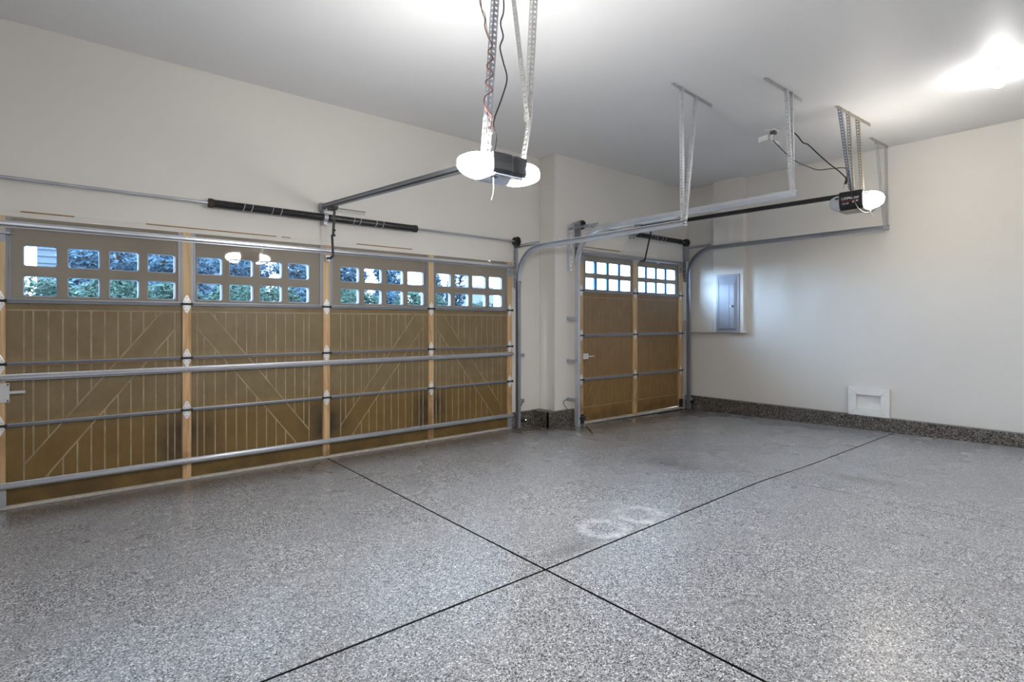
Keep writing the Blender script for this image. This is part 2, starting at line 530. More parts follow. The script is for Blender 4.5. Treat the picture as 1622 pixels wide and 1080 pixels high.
# curb style baseboards coated in dark flakes
def curb(name, segs, label, base):
    m_ = MB()
    for x0, x1, y0, y1, z1 in segs: m_.box(x0, x1, y0, y1, -.28, z1)
    tag(m_.build(name, M['curb'], base=base, bevel=.008), label, 'baseboard', kind='structure')
curb('baseboard_front', [(4.47, 4.81, 5.35, Y1 + .01, .188), (4.80, 4.95, 5.07, 5.412, .192), (4.80, 5.27, 5.065, Y2 + .01, .195)],
     'speckled dark curb baseboard turning the corner between the two doors', (4.8, 5.3, 0))
curb('baseboard_right', [(7.925, XR + .01, YB, 5.10, .150)], 'long speckled dark curb baseboard along the plain side wall', (7.97, 1, 0))
curb('baseboard_left', [(XL - .01, XL + .08, YB, Y1, .17), (XL, D1L - .05, 5.34, Y1 + .01, .17)], 'speckled dark curb baseboard at the left end of the garage', (XL, 1, 0))
# head trims with peeled paint above both doors
def head_trim(name, x0, x1, y, z, label):
    t_ = MB().box(x0, x1, y - .018, y + .002, z, z + .038).build(name, M['wall'], base=((x0 + x1) / 2, y, z), bevel=.003)
    tag(t_, label, 'trim', kind='structure'); return t_
t1 = head_trim('trim_1', -.5, 4.33, Y1, 2.128, 'pale head trim with peeling paint above the wide brown door')
for a, b, z in ((-.25, .06, 2.162), (.52, 1.55, 2.160), (1.6, 1.68, 2.160), (2.35, 3.0, 2.163)):
    MB().box(a, b, Y1 - .022, Y1 - .017, z, z + .009).build('bare_wood_streak', M['brown_wood'], t1)
t2 = head_trim('trim_2', 5.38, 7.86, Y2, 2.345, 'head trim with a dark gap above the narrow brown door')
MB().box(5.40, 6.25, Y2 - .022, Y2 - .017, 2.378, 2.39).build('bare_wood_streak', M['brown_wood'], t2)
MB().box(5.36, 5.41, Y2 - .06, Y2 - .001, 2.20, 2.43).build('bare_jamb', M['pine'], t2)

# ------------------------------------------------------------------ sectional doors
def clip(poly, a, b, c):
    """keep the side a*x + b*z <= c of a convex polygon"""
    out = []
    for i in range(len(poly)):
        p, q = poly[i], poly[(i + 1) % len(poly)]
        dp, dq = a * p[0] + b * p[1] - c, a * q[0] + b * q[1] - c
        if dp <= 0: out.append(p)
        if (dp < 0 < dq) or (dq < 0 < dp):
            t = dp / (dp - dq); out.append((p[0] + (q[0] - p[0]) * t, p[1] + (q[1] - p[1]) * t))
    return out


def inset(poly, g):
    area = sum(p[0] * q[1] - q[0] * p[1] for p, q in zip(poly, poly[1:] + poly[:1])) / 2
    if area < 0: poly = poly[::-1]
    out = poly
    for p, q in zip(poly, poly[1:] + poly[:1]):
        dx, dz = q[0] - p[0], q[1] - p[1]; L = math.hypot(dx, dz)
        if L < 1e-6: continue
        nx, nz = dz / L, -dx / L
        out = clip(out, nx, nz, nx * p[0] + nz * p[1] - g)
        if len(out) < 3: return []
    area = abs(sum(p[0] * q[1] - q[0] * p[1] for p, q in zip(out, out[1:] + out[:1])) / 2)
    return out if area > 2e-4 else []


def boards(door, x0, x1, z0, z1, lines, diag, top_line, bot_line, yb, mat):
    """one panel field split into the boards whose joints show"""
    rect = lambda a, b, c, d: [(a, c), (b, c), (b, d), (a, d)]
    polys = []
    zt = top_line if top_line else z1
    zb = bot_line if bot_line else z0
    if top_line: polys.append(rect(x0, x1, zt, z1))
    if bot_line: polys.append(rect(x0, x1, z0, zb))
    polys.append(rect(x0, lines[0], zb, zt)); polys.append(rect(lines[-1], x1, zb, zt))
    s, c1, c2 = diag                         # z = s*x + c ; c1 upper, c2 lower
    inner = rect(lines[0], lines[-1], zb, zt)
    band = clip(clip(inner, -s, 1, c1), s, -1, -c2)
    if len(band) > 2: polys.append(band)
    for a, b in zip(lines, lines[1:]):
        r = rect(a, b, zb, zt)
        up = clip(r, s, -1, -c1); lo = clip(r, -s, 1, c2)
        for q in (up, lo):
            if len(q) > 2: polys.append(q)
    for q in polys:
        q = inset(q, .0052)
        if len(q) < 3: continue
        MB().prism([(x, yb, z) for x, z in q], (0, .004, 0), False).build('board', mat, door)


def rounded(cx, cz, hx, hz, r, n=4):
    out = []
    for sx, sz, a0 in ((1, 1, 0), (-1, 1, 90), (-1, -1, 180), (1, -1, 270)):
        for k in range(n + 1):
            a = R(a0 + 90 * k / n)
            out.append((cx + sx * (hx - r) + r * math.cos(a), cz + sz * (hz - r) + r * math.sin(a)))
    return out


def window_plate(door, name, cells, yfr, ybk, mat, r=.018):
    """plate with rounded openings; cells = (cell x0, x1, z0, z1, hole x0, x1, z0, z1)"""
    m_ = MB()
    for cx0, cx1, cz0, cz1, hx0, hx1, hz0, hz1 in cells:
        if hx0 is None:
            m_.box(cx0, cx1, yfr, ybk, cz0, cz1); continue
        cx, cz = (hx0 + hx1) / 2, (hz0 + hz1) / 2
        hole = rounded(cx, cz, (hx1 - hx0) / 2, (hz1 - hz0) / 2, r)
        n = len(hole); outer = []
        q = n // 4
        corners = [(cx1, cz1), (cx0, cz1), (cx0, cz0), (cx1, cz0)]
        for k, (x, z) in enumerate(hole):
            s = k // q; e = k % q; c = corners[s]
            if e == q // 2: outer.append(c)
            elif s in (0, 2):
                outer.append((c[0], z) if e < q // 2 else (x, c[1]))
            else:
                outer.append((x, c[1]) if e < q // 2 else (c[0], z))
        ls = [[(x, ybk, z) for x, z in outer], [(x, yfr, z) for x, z in outer], [(x, yfr, z) for x, z in hole], [(x, ybk, z) for x, z in hole]]
        m_.loops(ls, cap0=False, cap1=False)
    o = m_.build(name, mat, door, fix=True)
    o.data.materials.append(M['reveal'])
    for p_ in o.data.polygons:
        if abs(p_.normal.y) < .5: p_.material_index = 1
    return o


def seal_ring(door, hx0, hx1, hz0, hz1, y0, y1, wd, mat):
    a = rounded((hx0 + hx1) / 2, (hz0 + hz1) / 2, (hx1 - hx0) / 2, (hz1 - hz0) / 2, .018)
    b = rounded((hx0 + hx1) / 2, (hz0 + hz1) / 2, (hx1 - hx0) / 2 - wd, (hz1 - hz0) / 2 - wd, .014)
    m_ = MB().loops([[(x, y1, z) for x, z in a], [(x, y0, z) for x, z in a], [(x, y0, z) for x, z in b], [(x, y1, z) for x, z in b]], cap0=False, cap1=False)
    return m_.build('pane_seal', mat, door)


STRUT = [(0, -.026), (-.004, -.026), (-.005, -.017), (-.034, -.014), (-.038, -.008), (-.038, .008), (-.034, .014), (-.005, .017), (-.004, .026), (0, .026)]


def strut(door, x0, x1, y, z, mat, k=1.0):
    return MB().xprof([(y + a, z + b * k) for a, b in STRUT], x0, x1).build('strut', mat, door)


def hinge_proto(door, x, y, z):
    m_ = MB()
    up = [(-.027, .009), (.027, .009), (.030, .024), (.012, .066), (.005, .076), (-.005, .076), (-.012, .066), (-.030, .024)]
    lo = [(-a, -b) for a, b in up]
    for q in (up, lo): m_.prism([(x + a, y - .005, z + b) for a, b in q], (0, .005, 0))
    h = m_.build('hinge', M['hinge_zinc'], door, bevel=.0015)
    p = MB().tube([(x - .042, y - .010, z), (x + .042, y - .010, z)], .0085, 8)
    p.box(x - .044, x - .034, y - .020, y, z - .012, z + .012); p.box(x + .034, x + .044, y - .020, y, z - .012, z + .012)
    p.build('hinge_pin', M['black_steel'], h, base=root_loc(door))
    b = MB()
    for dx, dz in ((-.017, .024), (.017, .024), (0, .056), (-.017, -.024), (.017, -.024), (0, -.050)):
        b.tube([(x + dx, y - .010, z + dz), (x + dx, y - .004, z + dz)], .0045, 6)
    b.build('hinge_bolt', M['galv_dark'], h, base=root_loc(door))
    return h


# ---- wide door
d1 = thing('door_1', (2.0, 5.38, 0), 'wide brown sectional garage door with 32 small window panes and steel struts', 'garage door', kind='structure')
YF = 5.327
XE0, XE1 = -.425, 4.40
ZS = (.022, .604, 1.047, 1.505, 2.118)
PX = [(-.330, .771), (.837, 1.975), (2.041, 3.175), (3.241, 4.325)]
LX = []
for L0, R0 in ((-.229, .719), (.886, 1.842), (2.160, 3.113), (3.285, 4.235)):
    n = 10; a, b = L0 + .052, R0 - .050
    LX.append([L0] + [a + (b - a) * k / n for k in range(n + 1)] + [R0])
for p, ((x0, x1), lines) in enumerate(zip(PX, LX)):
    L0, R0 = lines[0], lines[-1]
    if p in (0, 2): s = 1.3245; c1 = 1.432 - s * (L0 + .851); c2 = 1.315 - s * (L0 + .967)
    else: s = -1.3245; c1 = 1.432 - s * (R0 - .851); c2 = 1.315 - s * (R0 - .967)
    for r in range(3):
        z0, z1 = ZS[r] + (.004 if r else 0), ZS[r + 1] - .004
        MB().box(x0, x1, 5.3475, 5.385, z0, z1).build('panel_backing', M['groove'], d1)
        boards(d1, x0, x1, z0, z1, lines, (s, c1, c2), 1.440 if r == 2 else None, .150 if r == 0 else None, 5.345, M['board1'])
    # window section
    hx = [(L0 - .006 + .2535 * k, L0 - .006 + .2535 * k + .1955) for k in range(4)]
    rows = ((1.540, 1.694), (1.762, 1.918))
    mids = [x0] + [(hx[k][1] + hx[k + 1][0]) / 2 for k in range(3)] + [x1]
    cells = []
    for k in range(4):
        cells.append((mids[k], mids[k + 1], 1.509, 1.728, hx[k][0], hx[k][1], *rows[0]))
        cells.append((mids[k], mids[k + 1], 1.728, 1.940, hx[k][0], hx[k][1], *rows[1]))
    cells.append((x0, x1, 1.940, 2.114, None, None, None, None))
    window_plate(d1, 'window_sheet', cells, 5.336, 5.385, M['sheet'])
    for k in range(4):
        for z0, z1 in rows:
            seal_ring(d1, hx[k][0], hx[k][1], z0, z1, 5.352, 5.372, .0065, M['seal'])
            MB().box(hx[k][0] - .002, hx[k][1] + .002, 5.3735, 5.3775, z0 - .002, z1 + .002).build('window_pane', M['glass'], d1)
    # steel edge channels either side of the window sheet
    for a, b in ((x0, x0 + .030), (x1 - .030, x1)):
        MB().box(a, a + .012, 5.329, 5.3355, 1.512, 2.112).box(b - .010, b, 5.329, 5.3355, 1.512, 2.112).box(a, b, 5.3340, 5.3358, 1.512, 2.112).build('edge_channel', M['rail_steel'], d1)
    # joint rails between sections
    for z, zz in ((.604, .014), (1.048, .0125), (1.507, .0165)):
        m_ = MB().xprof([(YF + .018, z - zz), (YF + .003, z - zz), (YF - .001, z - zz * .35), (YF + .004, z), (YF - .001, z + zz * .35), (YF + .003, z + zz), (YF + .018, z + zz)], x0, x1)
        m_.build('joint_rail', M['rail_steel'] if z < 1.5 else M['galv_dark'], d1)
    MB().box(x0, x1, YF + .010, YF + .018, 1.048 - .021, 1.048 - .013).build('rail_edge', M['brown_wood'], d1)
for xs, hw in zip(XS1, (.035, .0325, .033, .034, .037)):
    for k, (z0, z1) in enumerate(zip(ZS, ZS[1:])):
        MB().box(xs - hw, xs + hw, YF, 5.385, z0 + .001, z1 - .001).build('stile', M['pine'], d1, bevel=.002)
strut(d1, XE0, XE1, YF, 2.058, M['galv'], .95); strut(d1, XE0, XE1, YF, .950, M['galv'], .95); strut(d1, XE0, XE1, YF, .171, M['galv'], .95)
MB().box(XE0, XE1, YF + .004, 5.385, 0.001, .022).build('bottom_retainer', M['seal_white'], d1)
MB().box(XE0, XE1, YF + .012, 5.380, -.012, .002).build('bottom_seal', M['rubber'], d1)
hp = hinge_proto(d1, XS1[0], YF, .604)
for i, xs in enumerate(XS1):
    for z in (.604, 1.047, 1.505):
        if i == 0 and z == .604: continue
        copy_part(hp, d1, (xs - XS1[0], 0, z - .604))
# bottom corner brackets and top roller brackets
for xs in (XS1[0], XS1[4]):
    m_ = MB().box(xs - .036, xs + .040, YF - .006, YF, .025, .140)
    for dz in (.04, .07, .10, .125): m_.tube([(xs + .012, YF - .010, dz + .01), (xs + .012, YF - .005, dz + .01)], .005, 6)
    m_.build('corner_bracket', M['galv'], d1)
    m_ = MB().box(xs - .030, xs + .034, YF - .006, YF, 1.93, 2.02).box(xs - .02, xs + .06, YF - .03, YF - .006, 1.985, 2.00).tube([(xs + .00, YF - .022, 1.992), (xs + .085, YF - .022, 1.992)], .008, 8)
    m_.build('top_bracket', M['galv_dark'], d1)
for xs in XS1[1:4]:
    for z in (2.058, .950, .171):
        m_ = MB().tube([(xs - .012, YF - .042, z), (xs - .012, YF - .034, z)], .006, 6).tube([(xs + .004, YF - .010, z + .021), (xs + .004, YF - .003, z + .021)], .005, 6)
        m_.build('strut_bolt', M['galv_bright'], d1)
# slide latch at the left stile
lt = MB().box(-.46, -.305, YF - .012, YF, .772, .912).build('slide_latch', M['galv_bright'], d1, bevel=.003)
MB().box(-.46, -.305, YF - .017, YF - .012, .797, .888).build('latch_cover', M['galv_bright'], lt, base=root_loc(d1), bevel=.004)
MB().box(-.31, -.220, YF - .016, YF - .009, .832, .854).build('latch_bolt', M['galv_bright'], lt, base=root_loc(d1), bevel=.005)
m_ = MB()
for k in range(4):
    for z in (.784, .900): m_.tube([(-.45 + k * .045, YF - .0135, z), (-.45 + k * .045, YF - .011, z)], .006, 6)
m_.build('latch_slot', M['black'], lt, base=root_loc(d1))
# bracket for the opener arm
MB().box(1.985, 2.03, YF - .035, YF, 1.955, 2.01).build('arm_bracket', M['galv_bright'], d1)

# ---- narrow door
d2 = thing('door_2', (6.62, 5.08, 0), 'narrow brown sectional garage door with two rows of bright white window panes', 'garage door', kind='structure')
YG = 5.03
# its section faces stand at y = 5.06
YG = 5.055
SC = YG / 5.105
def sx_(x): return x * SC
def sz_(z): return EYE + (z - EYE) * SC
XS2 = (sx_(5.437), sx_(6.614), sx_(7.806)); HW2 = (.036, .048, .055)
ZS2 = (-.045 + .02, sz_(.567), sz_(1.172), sz_(1.788), sz_(2.335))
PX2 = [(XS2[0] + HW2[0], XS2[1] - HW2[1]), (XS2[1] + HW2[1], XS2[2] - HW2[2])]
for p, (x0, x1) in enumerate(PX2):
    L0, R0 = x0 + .035, x1 - .035
    n = 10; a, b = L0 + .052, R0 - .05
    lines = [L0] + [a + (b - a) * k / n for k in range(n + 1)] + [R0]
    if p == 0: s = 1.60; c1 = sz_(1.674) - s * sx_(6.43); c2 = sz_(1.561) - s * sx_(6.536)
    else:
        s = -1.60; mir = 2 * XS2[1]; c1 = sz_(1.674) - s * (mir - sx_(6.43)); c2 = sz_(1.561) - s * (mir - sx_(6.536))
    for r in range(3):
        z0, z1 = ZS2[r] + (.004 if r else .02), ZS2[r + 1] - .004
        MB().box(x0, x1, YG + .0205, YG + .050, z0, z1).build('panel_backing', M['ghost'], d2)
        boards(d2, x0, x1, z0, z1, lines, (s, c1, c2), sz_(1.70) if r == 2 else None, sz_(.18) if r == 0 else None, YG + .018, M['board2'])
    off = x0 + .062 if p == 0 else x0 + .023
    hx = [(off + .2555 * SC * k, off + .2555 * SC * k + .1985 * SC) for k in range(4)]
    rows = ((sz_(1.812), sz_(1.970)), (sz_(2.036), sz_(2.198)))
    zt = ZS2[4] - .004
    m_ = MB()
    m_.box(x0, hx[0][0], YG + .008, YG + .050, ZS2[3] + .004, zt).box(hx[3][1], x1, YG + .008, YG + .050, ZS2[3] + .004, zt)
    for za, zb in ((ZS2[3] + .004, rows[0][0]), (rows[0][1], rows[1][0]), (rows[1][1], zt)):
        m_.box(hx[0][0], hx[3][1], YG + .008, YG + .050, za, zb)
    m_.build('window_sheet', M['sheet2'], d2)
    for z0, z1 in rows:
        for k in range(4):
            MB().box(hx[k][0] - .002, hx[k][1] + .002, YG + .036, YG + .040, z0 - .002, z1 + .002).build('window_pane', M['glass'], d2)
            if k < 3: MB().box(hx[k][1], hx[k + 1][0], YG + .026, YG + .050, z0, z1).build('muntin', M['muntin'], d2)
    for a, b in ((x0, x0 + .028), (x1 - .028, x1)):
        MB().box(a, b, YG + .001, YG + .008, ZS2[3] + .006, zt).build('edge_channel', M['rail_steel'], d2)
    for z, zz, mt in ((ZS2[1], .020, 'rail_steel'), (ZS2[2], .021, 'rail_steel'), (ZS2[3], .018, 'galv_dark')):
        MB().xprof([(YG + .018, z - zz), (YG + .003, z - zz), (YG - .001, z - zz * .35), (YG + .004, z), (YG - .001, z + zz * .35), (YG + .003, z + zz), (YG + .018, z + zz)], x0, x1).build('joint_rail', M[mt], d2)
for xs, hw in zip(XS2, HW2):
    for z0, z1 in zip(ZS2, ZS2[1:]):
        MB().box(xs - hw, xs + hw, YG, YG + .050, z0 + .001, z1 - .001).build('stile', M['pine'], d2, bevel=.002)
E0, E1 = XS2[0] - .04, XS2[2] + .06
strut(d2, E0, E1, YG, sz_(2.308), M['galv'], 1.0)
def sloped(z0a, z1a, z0b, z1b, y0, y1, name, mat):
    vs = [(E0, y0, z0a), (E0, y0, z1a), (E0, y1, z0a), (E0, y1, z1a), (E1, y0, z0b), (E1, y0, z1b), (E1, y1, z0b), (E1, y1, z1b)]
    MB().add(vs, [(0, 1, 3, 2), (4, 6, 7, 5), (0, 4, 5, 1), (2, 3, 7, 6), (0, 2, 6, 4), (1, 5, 7, 3)]).build(name, mat, d2)
sloped(-.030, .004, -.052, -.014, YG + .004, YG + .052, 'bottom_retainer', M['seal_white'])
sloped(-.045, -.028, -.082, -.050, YG + .010, YG + .048, 'bottom_seal', M['rubber'])
hp2 = hinge_proto(d2, XS2[0], YG, ZS2[1])
for i, xs in enumerate(XS2):
    for z in ZS2[1:4]:
        if i == 0 and z == ZS2[1]: continue
        copy_part(hp2, d2, (xs - XS2[0], 0, z - ZS2[1]))
for xs in (XS2[0], XS2[2]):
    MB().box(xs - .05, xs + .05, YG - .008, YG, -.02, .11).box(xs - .055, xs - .03, YG - .03, YG - .008, .0, .09).build('corner_bracket', M['black_steel'], d2)
    MB().box(xs - .030, xs + .034, YG - .006, YG, 2.16, 2.25).box(xs - .05, xs + .05, YG - .03, YG - .006, 2.21, 2.225).build('top_bracket', M['galv_dark'], d2)
lt2 = MB().box(sx_(5.455), sx_(5.56), YG - .022, YG, sz_(.845), sz_(.925)).build('slide_latch', M['galv_bright'], d2, bevel=.003)
MB().box(sx_(5.56), sx_(5.69), YG - .016, YG - .006, sz_(.872), sz_(.890)).build('latch_bolt', M['galv_bright'], lt2, base=root_loc(d2), bevel=.003)
MB().box(sx_(6.60), sx_(6.65), YG - .035, YG, 2.235, 2.29).build('arm_bracket', M['galv_bright'], d2)

# ------------------------------------------------------------------ torsion springs
def coil(mb, x0, x1, y, z, r, wire, turns, n=10):
    """a closely wound spring drawn as a ribbed tube"""
    steps = turns * 2; pts = []; rad = []
    for k in range(steps + 1):
        pts.append((x0 + (x1 - x0) * k / steps, y, z)); rad.append(r if k % 2 else r - wire)
    mb.tube(pts, rad, 14)


def drum(mb, x, y, z, s):
    mb.tube([(x - .035 * s, y, z), (x - .03 * s, y, z), (x - .028 * s, y, z), (x + .01 * s, y, z), (x + .012 * s, y, z), (x + .025 * s, y, z)], [.028, .052, .052, .046, .062, .062], 20)


YSH = 5.325
def torsion(loc, label, shaft, springs, cones, bracket_x, drums, ends, y, z0, z1, wall_y):
    t_ = thing('torsion_spring_assembly', loc, label, 'spring', kind=None)
    wall_y -= .002
    zz = lambda x: z0 + (z1 - z0) * (x - shaft[0]) / (shaft[1] - shaft[0])
    MB().tube([(shaft[0], y, zz(shaft[0])), (shaft[1], y, zz(shaft[1]))], .0127, 12).build('torsion_shaft', M['galv'], t_, smooth=True)
    for a, b in springs:
        m_ = MB(); coil(m_, a, b, y, (zz(a) + zz(b)) / 2, .036, .0016, 90); s_ = m_.build('spring', M['spring'], t_)
        for k in (.27, .34, .52, .6):
            m_ = MB()
            xx = a + (b - a) * k; zc = (zz(a) + zz(b)) / 2
            pts = [(xx + .022 * (q / 6 - .5), y - .0372 * math.cos(R(-70 + q * 23)), zc + .0372 * math.sin(R(-70 + q * 23))) for q in range(7)]
            m_.tube(pts, .003, 5).build('chalk_stripe', M['spring_mark'], s_, base=root_loc(t_))
    for x, mt in cones:
        MB().tube([(x - .02, y, zz(x)), (x - .018, y, zz(x)), (x + .018, y, zz(x)), (x + .02, y, zz(x))], [.030, .040, .040, .030], 12).build('winding_cone', M[mt], t_)
    x = bracket_x
    MB().box(x - .016, x + .016, y - .012, wall_y, zz(x) - .075, zz(x) + .065).tube([(x - .02, y, zz(x)), (x + .02, y, zz(x))], .044, 14).build('centre_bracket', M['galv'], t_)
    for x in drums:
        m_ = MB(); drum(m_, x, y, zz(x), 1.0); m_.build('cable_drum', M['black_steel'], t_, smooth=True)
    for x, h in ends:
        MB().box(x - .003, x + .003, y - .03, wall_y, zz(x) - h, zz(x) + .04).box(x - .003, x + .055, wall_y - .004, wall_y, zz(x) - h - .25, zz(x) - .04).build('end_bearing_plate', M['galv_dark'], t_)
    return t_
torsion((2.0, YSH, 2.39), 'long torsion shaft with two black coil springs above the wide door', (-1.2, 4.545), ((.985, 1.965), (2.02, 3.0)), ((.985, 'rust'), (3.0, 'black_steel')), 1.993, (4.465,), ((4.51, .08),), YSH, 2.392, 2.388, Y1)
torsion((6.6, 5.03, 2.65), 'short torsion shaft with one black coil spring above the narrow door', (5.20, 7.90), ((6.60, 7.68),), ((6.60, 'black_steel'), (7.68, 'black_steel')), 6.475, (5.355, 7.835), ((5.315, .30), (7.875, .30)), 5.03, 2.663, 2.655, Y2)

# ------------------------------------------------------------------ tracks and their hangers
def track(loc, label, x, yv, zbot, zh, yend, rad, face, mats, wall_y, br_z):
    """face = -1: the channel opens towards -x"""
    t_ = thing('door_track', loc, label, 'track')
    Wc, Hc, tk = .040, .029, .003
    prof = [(0, -Hc), (Wc, -Hc), (Wc, -Hc + .010), (Wc - tk, -Hc + .010), (Wc - tk, -Hc + tk), (tk, -Hc + tk), (tk, Hc - tk), (Wc - tk, Hc - tk), (Wc - tk, Hc - .010), (Wc, Hc - .010), (Wc, Hc), (0, Hc)]
    def sweep(path, name, mat):
        ls = []
        for (y, z), (ny, nz) in path:
            ls.append([(x + face * a - face * Wc / 2, y + ny * b, z + nz * b) for a, b in prof])
        return MB().loops(ls).build(name, mat, t_)
    sweep([((yv, zbot), (1, 0)), ((yv, zh - rad), (1, 0))], 'vertical_track', M[mats[0]])
    arc = []
    for k in range(13):
        a = R(90 * k / 12)
        arc.append(((yv - rad + rad * math.cos(a), zh - rad + rad * math.sin(a)), (math.cos(a), math.sin(a))))
    sweep(arc, 'curved_track', M[mats[1]])
    sweep([((yv - rad, zh), (0, 1)), ((yend, zh), (0, 1))], 'horizontal_track', M[mats[1]])
    # stiffening angle on the horizontal run
    if face > 0:
      xo = x - face * (Wc / 2 + .002)
      MB().box(min(xo, xo - face * .003), max(xo, xo - face * .003), yend, yv - rad - .1, zh - .004, zh + .034).box(min(xo, xo + face * .03), max(xo, xo + face * .03), yend, yv - rad - .1, zh + .031, zh + .034).build('stiffening_angle', M[mats[1]], t_)
    # jamb brackets
    for z in br_z:
        xa = x - face * .02; xb = x - face * .075
        m_ = MB().box(min(xa, xb), max(xa, xb), yv - .004, yv + .002, z - .022, z + .022).box(min(xb, xb - face * .004), max(xb, xb - face * .004), yv - .03, wall_y, z - .022, z + .022)
        m_.tube([(xa - face * .028, yv - .014, z), (xa - face * .028, yv - .003, z)], .010, 8)
        m_.build('jamb_bracket', M['galv'], t_)
    # flag angle behind the curve, with the strap to the curve
    xa = x - face * .03
    m_ = MB(); perforated(m_, (xa, wall_y - .012, zh - rad - .08), (xa, wall_y - .012, zh + .10), (0, -1, 0), (-face, 0, 0), .05, .003, .05)
    m_.build('flag_angle', M['galv_bright'] if face > 0 else M['galv_dark'], t_)
    m_ = MB(); perforated(m_, (xa, wall_y - .02, zh + .035), (xa, yv - rad * .9, zh + .035), (0, 0, 1), (-face, 0, 0), .035, .003, .035)
    m_.build('curve_strap', M['galv_dark'], t_)
    for z in (zh - rad - .02,):
        MB().tube([(x - face * .02, yv - .03, z), (x - face * .02, yv - .035 - .012, z)], .012, 8).build('track_bolt', M['galv_bright'], t_)
    return t_
track((4.455, 5.28, 0), 'steel roller track curving from the wide door up to a V hanger', 4.455, 5.275, .01, 2.278, 2.86, .40, -1, ('galv_dark', 'track'), Y1, (.35, .93))
track((5.24, 5.0, 0), 'bright steel track on the near jamb of the narrow door', 5.24, 4.985, -.03, 2.548, 2.20, .42, 1, ('track', 'track'), Y2, (.33, .84, 1.40))
track((7.84, 5.0, 0), 'dark steel track at the far jamb of the narrow door', 7.845, 4.985, -.06, 2.525, 2.20, .42, -1, ('galv_dark', 'galv_dark'), Y2, (.1,))


def hanger(loc, label, bar, straps, mat_bar, mat_strap, plate=None):
    t_ = thing('track_hanger', loc, label, 'hanger')
    m_ = MB(); perforated(m_, bar[0], bar[1], (0, 0, -1), (0, 1, 0), .034, .0025, .035); m_.build('ceiling_angle', M[mat_bar], t_)
    for p, q, A, B in straps:
        m_ = MB(); perforated(m_, p, q, A, B, .030, .0024, .028); m_.build('hanger_strap', M[mat_strap], t_)
    if plate:
        m_ = MB()
        for c in plate: m_.tube([(c[0], c[1] - .012, c[2]), (c[0], c[1] + .012, c[2])], .009, 6)
        m_.build('hanger_bolt', M['galv_bright'], t_)
    return t_
ZB = ZC - .001
hanger((4.7, 2.9, ZC), 'V shaped perforated steel hanger holding the end of the wide door track', ((4.335, 2.905, ZB), (5.06, 2.95, ZB)),
       (((4.455, 2.900, ZB - .01), (4.462, 2.895, 2.255), (1, 0, 0), (0, 1, 0)), ((4.74, 2.925, ZB - .01), (4.470, 2.875, 2.30), (1, 0, 0), (0, 1, 0))), 'angle', 'galv_bright', ((4.45, 2.87, 2.28),))
hanger((5.3, 2.3, ZC), 'narrow perforated hanger holding the bright narrow door track', ((4.89, 2.31, ZB), (5.62, 2.31, ZB)),
       (((5.25, 2.29, ZB - .01), (5.245, 2.235, 2.53), (1, 0, 0), (0, 1, 0)), ((5.36, 2.29, ZB - .01), (5.262, 2.235, 2.53), (1, 0, 0), (0, 1, 0))), 'angle', 'galv_bright', ((5.24, 2.22, 2.55),))
hanger((7.7, 2.24, ZC), 'perforated hanger beside the side wall holding the dark track', ((7.43, 2.26, ZB), (7.94, 2.235, ZB)),
       (((7.60, 2.25, ZB - .01), (7.845, 2.225, 2.50), (-1, 0, 0), (0, 1, 0)), ((7.90, 2.235, ZB - .01), (7.87, 2.215, 2.50), (-1, 0, 0), (0, 1, 0))), 'angle', 'angle', ((7.85, 2.21, 2.52),))

# ------------------------------------------------------------------ garage door openers
def superloop(axis, t, c1, c2, h1, h2, p=3.2, n=28):
    """loop in the plane axis = t"""
    out = []
    for k in range(n):
        a = 2 * math.pi * k / n
        u = c1 + h1 * math.copysign(abs(math.cos(a)) ** (2 / p), math.cos(a)); v = c2 + h2 * math.copysign(abs(math.sin(a)) ** (2 / p), math.sin(a))
        out.append((t, u, v) if axis == 'x' else (u, t, v))
    return out


def lens(mb, axis, t0, t1, c1, c2, h1, h2, steps=10):
    ls = []
    for k in range(steps + 1):
        f = k / steps * .985; q = math.sqrt(max(0, 1 - f ** 2.4))
        t = t0 + (t1 - t0) * f
        ls.append(superloop(axis, t, c1, c2 + .010 * f, h1 * (.18 + .82 * q), h2 * (.10 + .90 * q)))
    mb.loops(ls)


op1 = thing('garage_door_opener', (1.97, 2.5, 2.25), 'dark opener with two brightly lit lenses hanging before the wide door', 'door opener')
BX0, BX1, BY0, BY1, BZ0, BZ1 = 1.852, 2.098, 2.40, 2.61, 2.196, 2.312
m_ = MB()
rows_ = []
for z, dy, dx in ((BZ0, .016, .0), (BZ0 + .02, .004, .002), (BZ0 + .06, .006, .002), (BZ1 - .02, .0, .002), (BZ1 - .004, .004, .0), (BZ1, .014, -.008)):
    q = []
    n = 10
    for k in range(n + 1):
        u = k / n
        bow = .010 * math.sin(math.pi * u) - .016 * math.exp(-((u - .62) / .03) ** 2)
        q.append((BX0 - dx + (BX1 - BX0 + 2 * dx) * u, BY0 + dy + .012 - bow - .010, z))
    q += [(BX1 + dx, BY1, z), (BX0 - dx, BY1, z)]
    rows_.append(q)
m_.loops(rows_)
hs = m_.build('motor_cover', M['housing'], op1, bevel=.003)
MB().box(BX0 + .01, BX1 - .01, BY0 + .03, BY1 - .005, BZ0 - .010, BZ0 + .004).box(BX0 + .015, BX1 - .02, BY0 + .012, BY0 + .05, BZ0 - .013, BZ0).build('chassis_plate', M['chassis'], op1, bevel=.004)
MB().box(BX0 + .02, BX0 + .075, BY0 + .055, BY0 + .085, BZ0 - .013, BZ0 - .008).tube([(BX0 + .05, BY0 + .03, BZ0 + .004), (BX0 + .085, BY0 + .03, BZ0 - .004)], .012, 8).build('indicator_window', M['black'], op1)
for s, x in ((-1, BX0), (1, BX1)):
    m_ = MB(); lens(m_, 'x', x, x + s * .158, 2.505, 2.240, .100, .064)
    tag(m_.build('light_lens', M['lens_lit'], op1, smooth=True), 'brightly lit frosted lens')
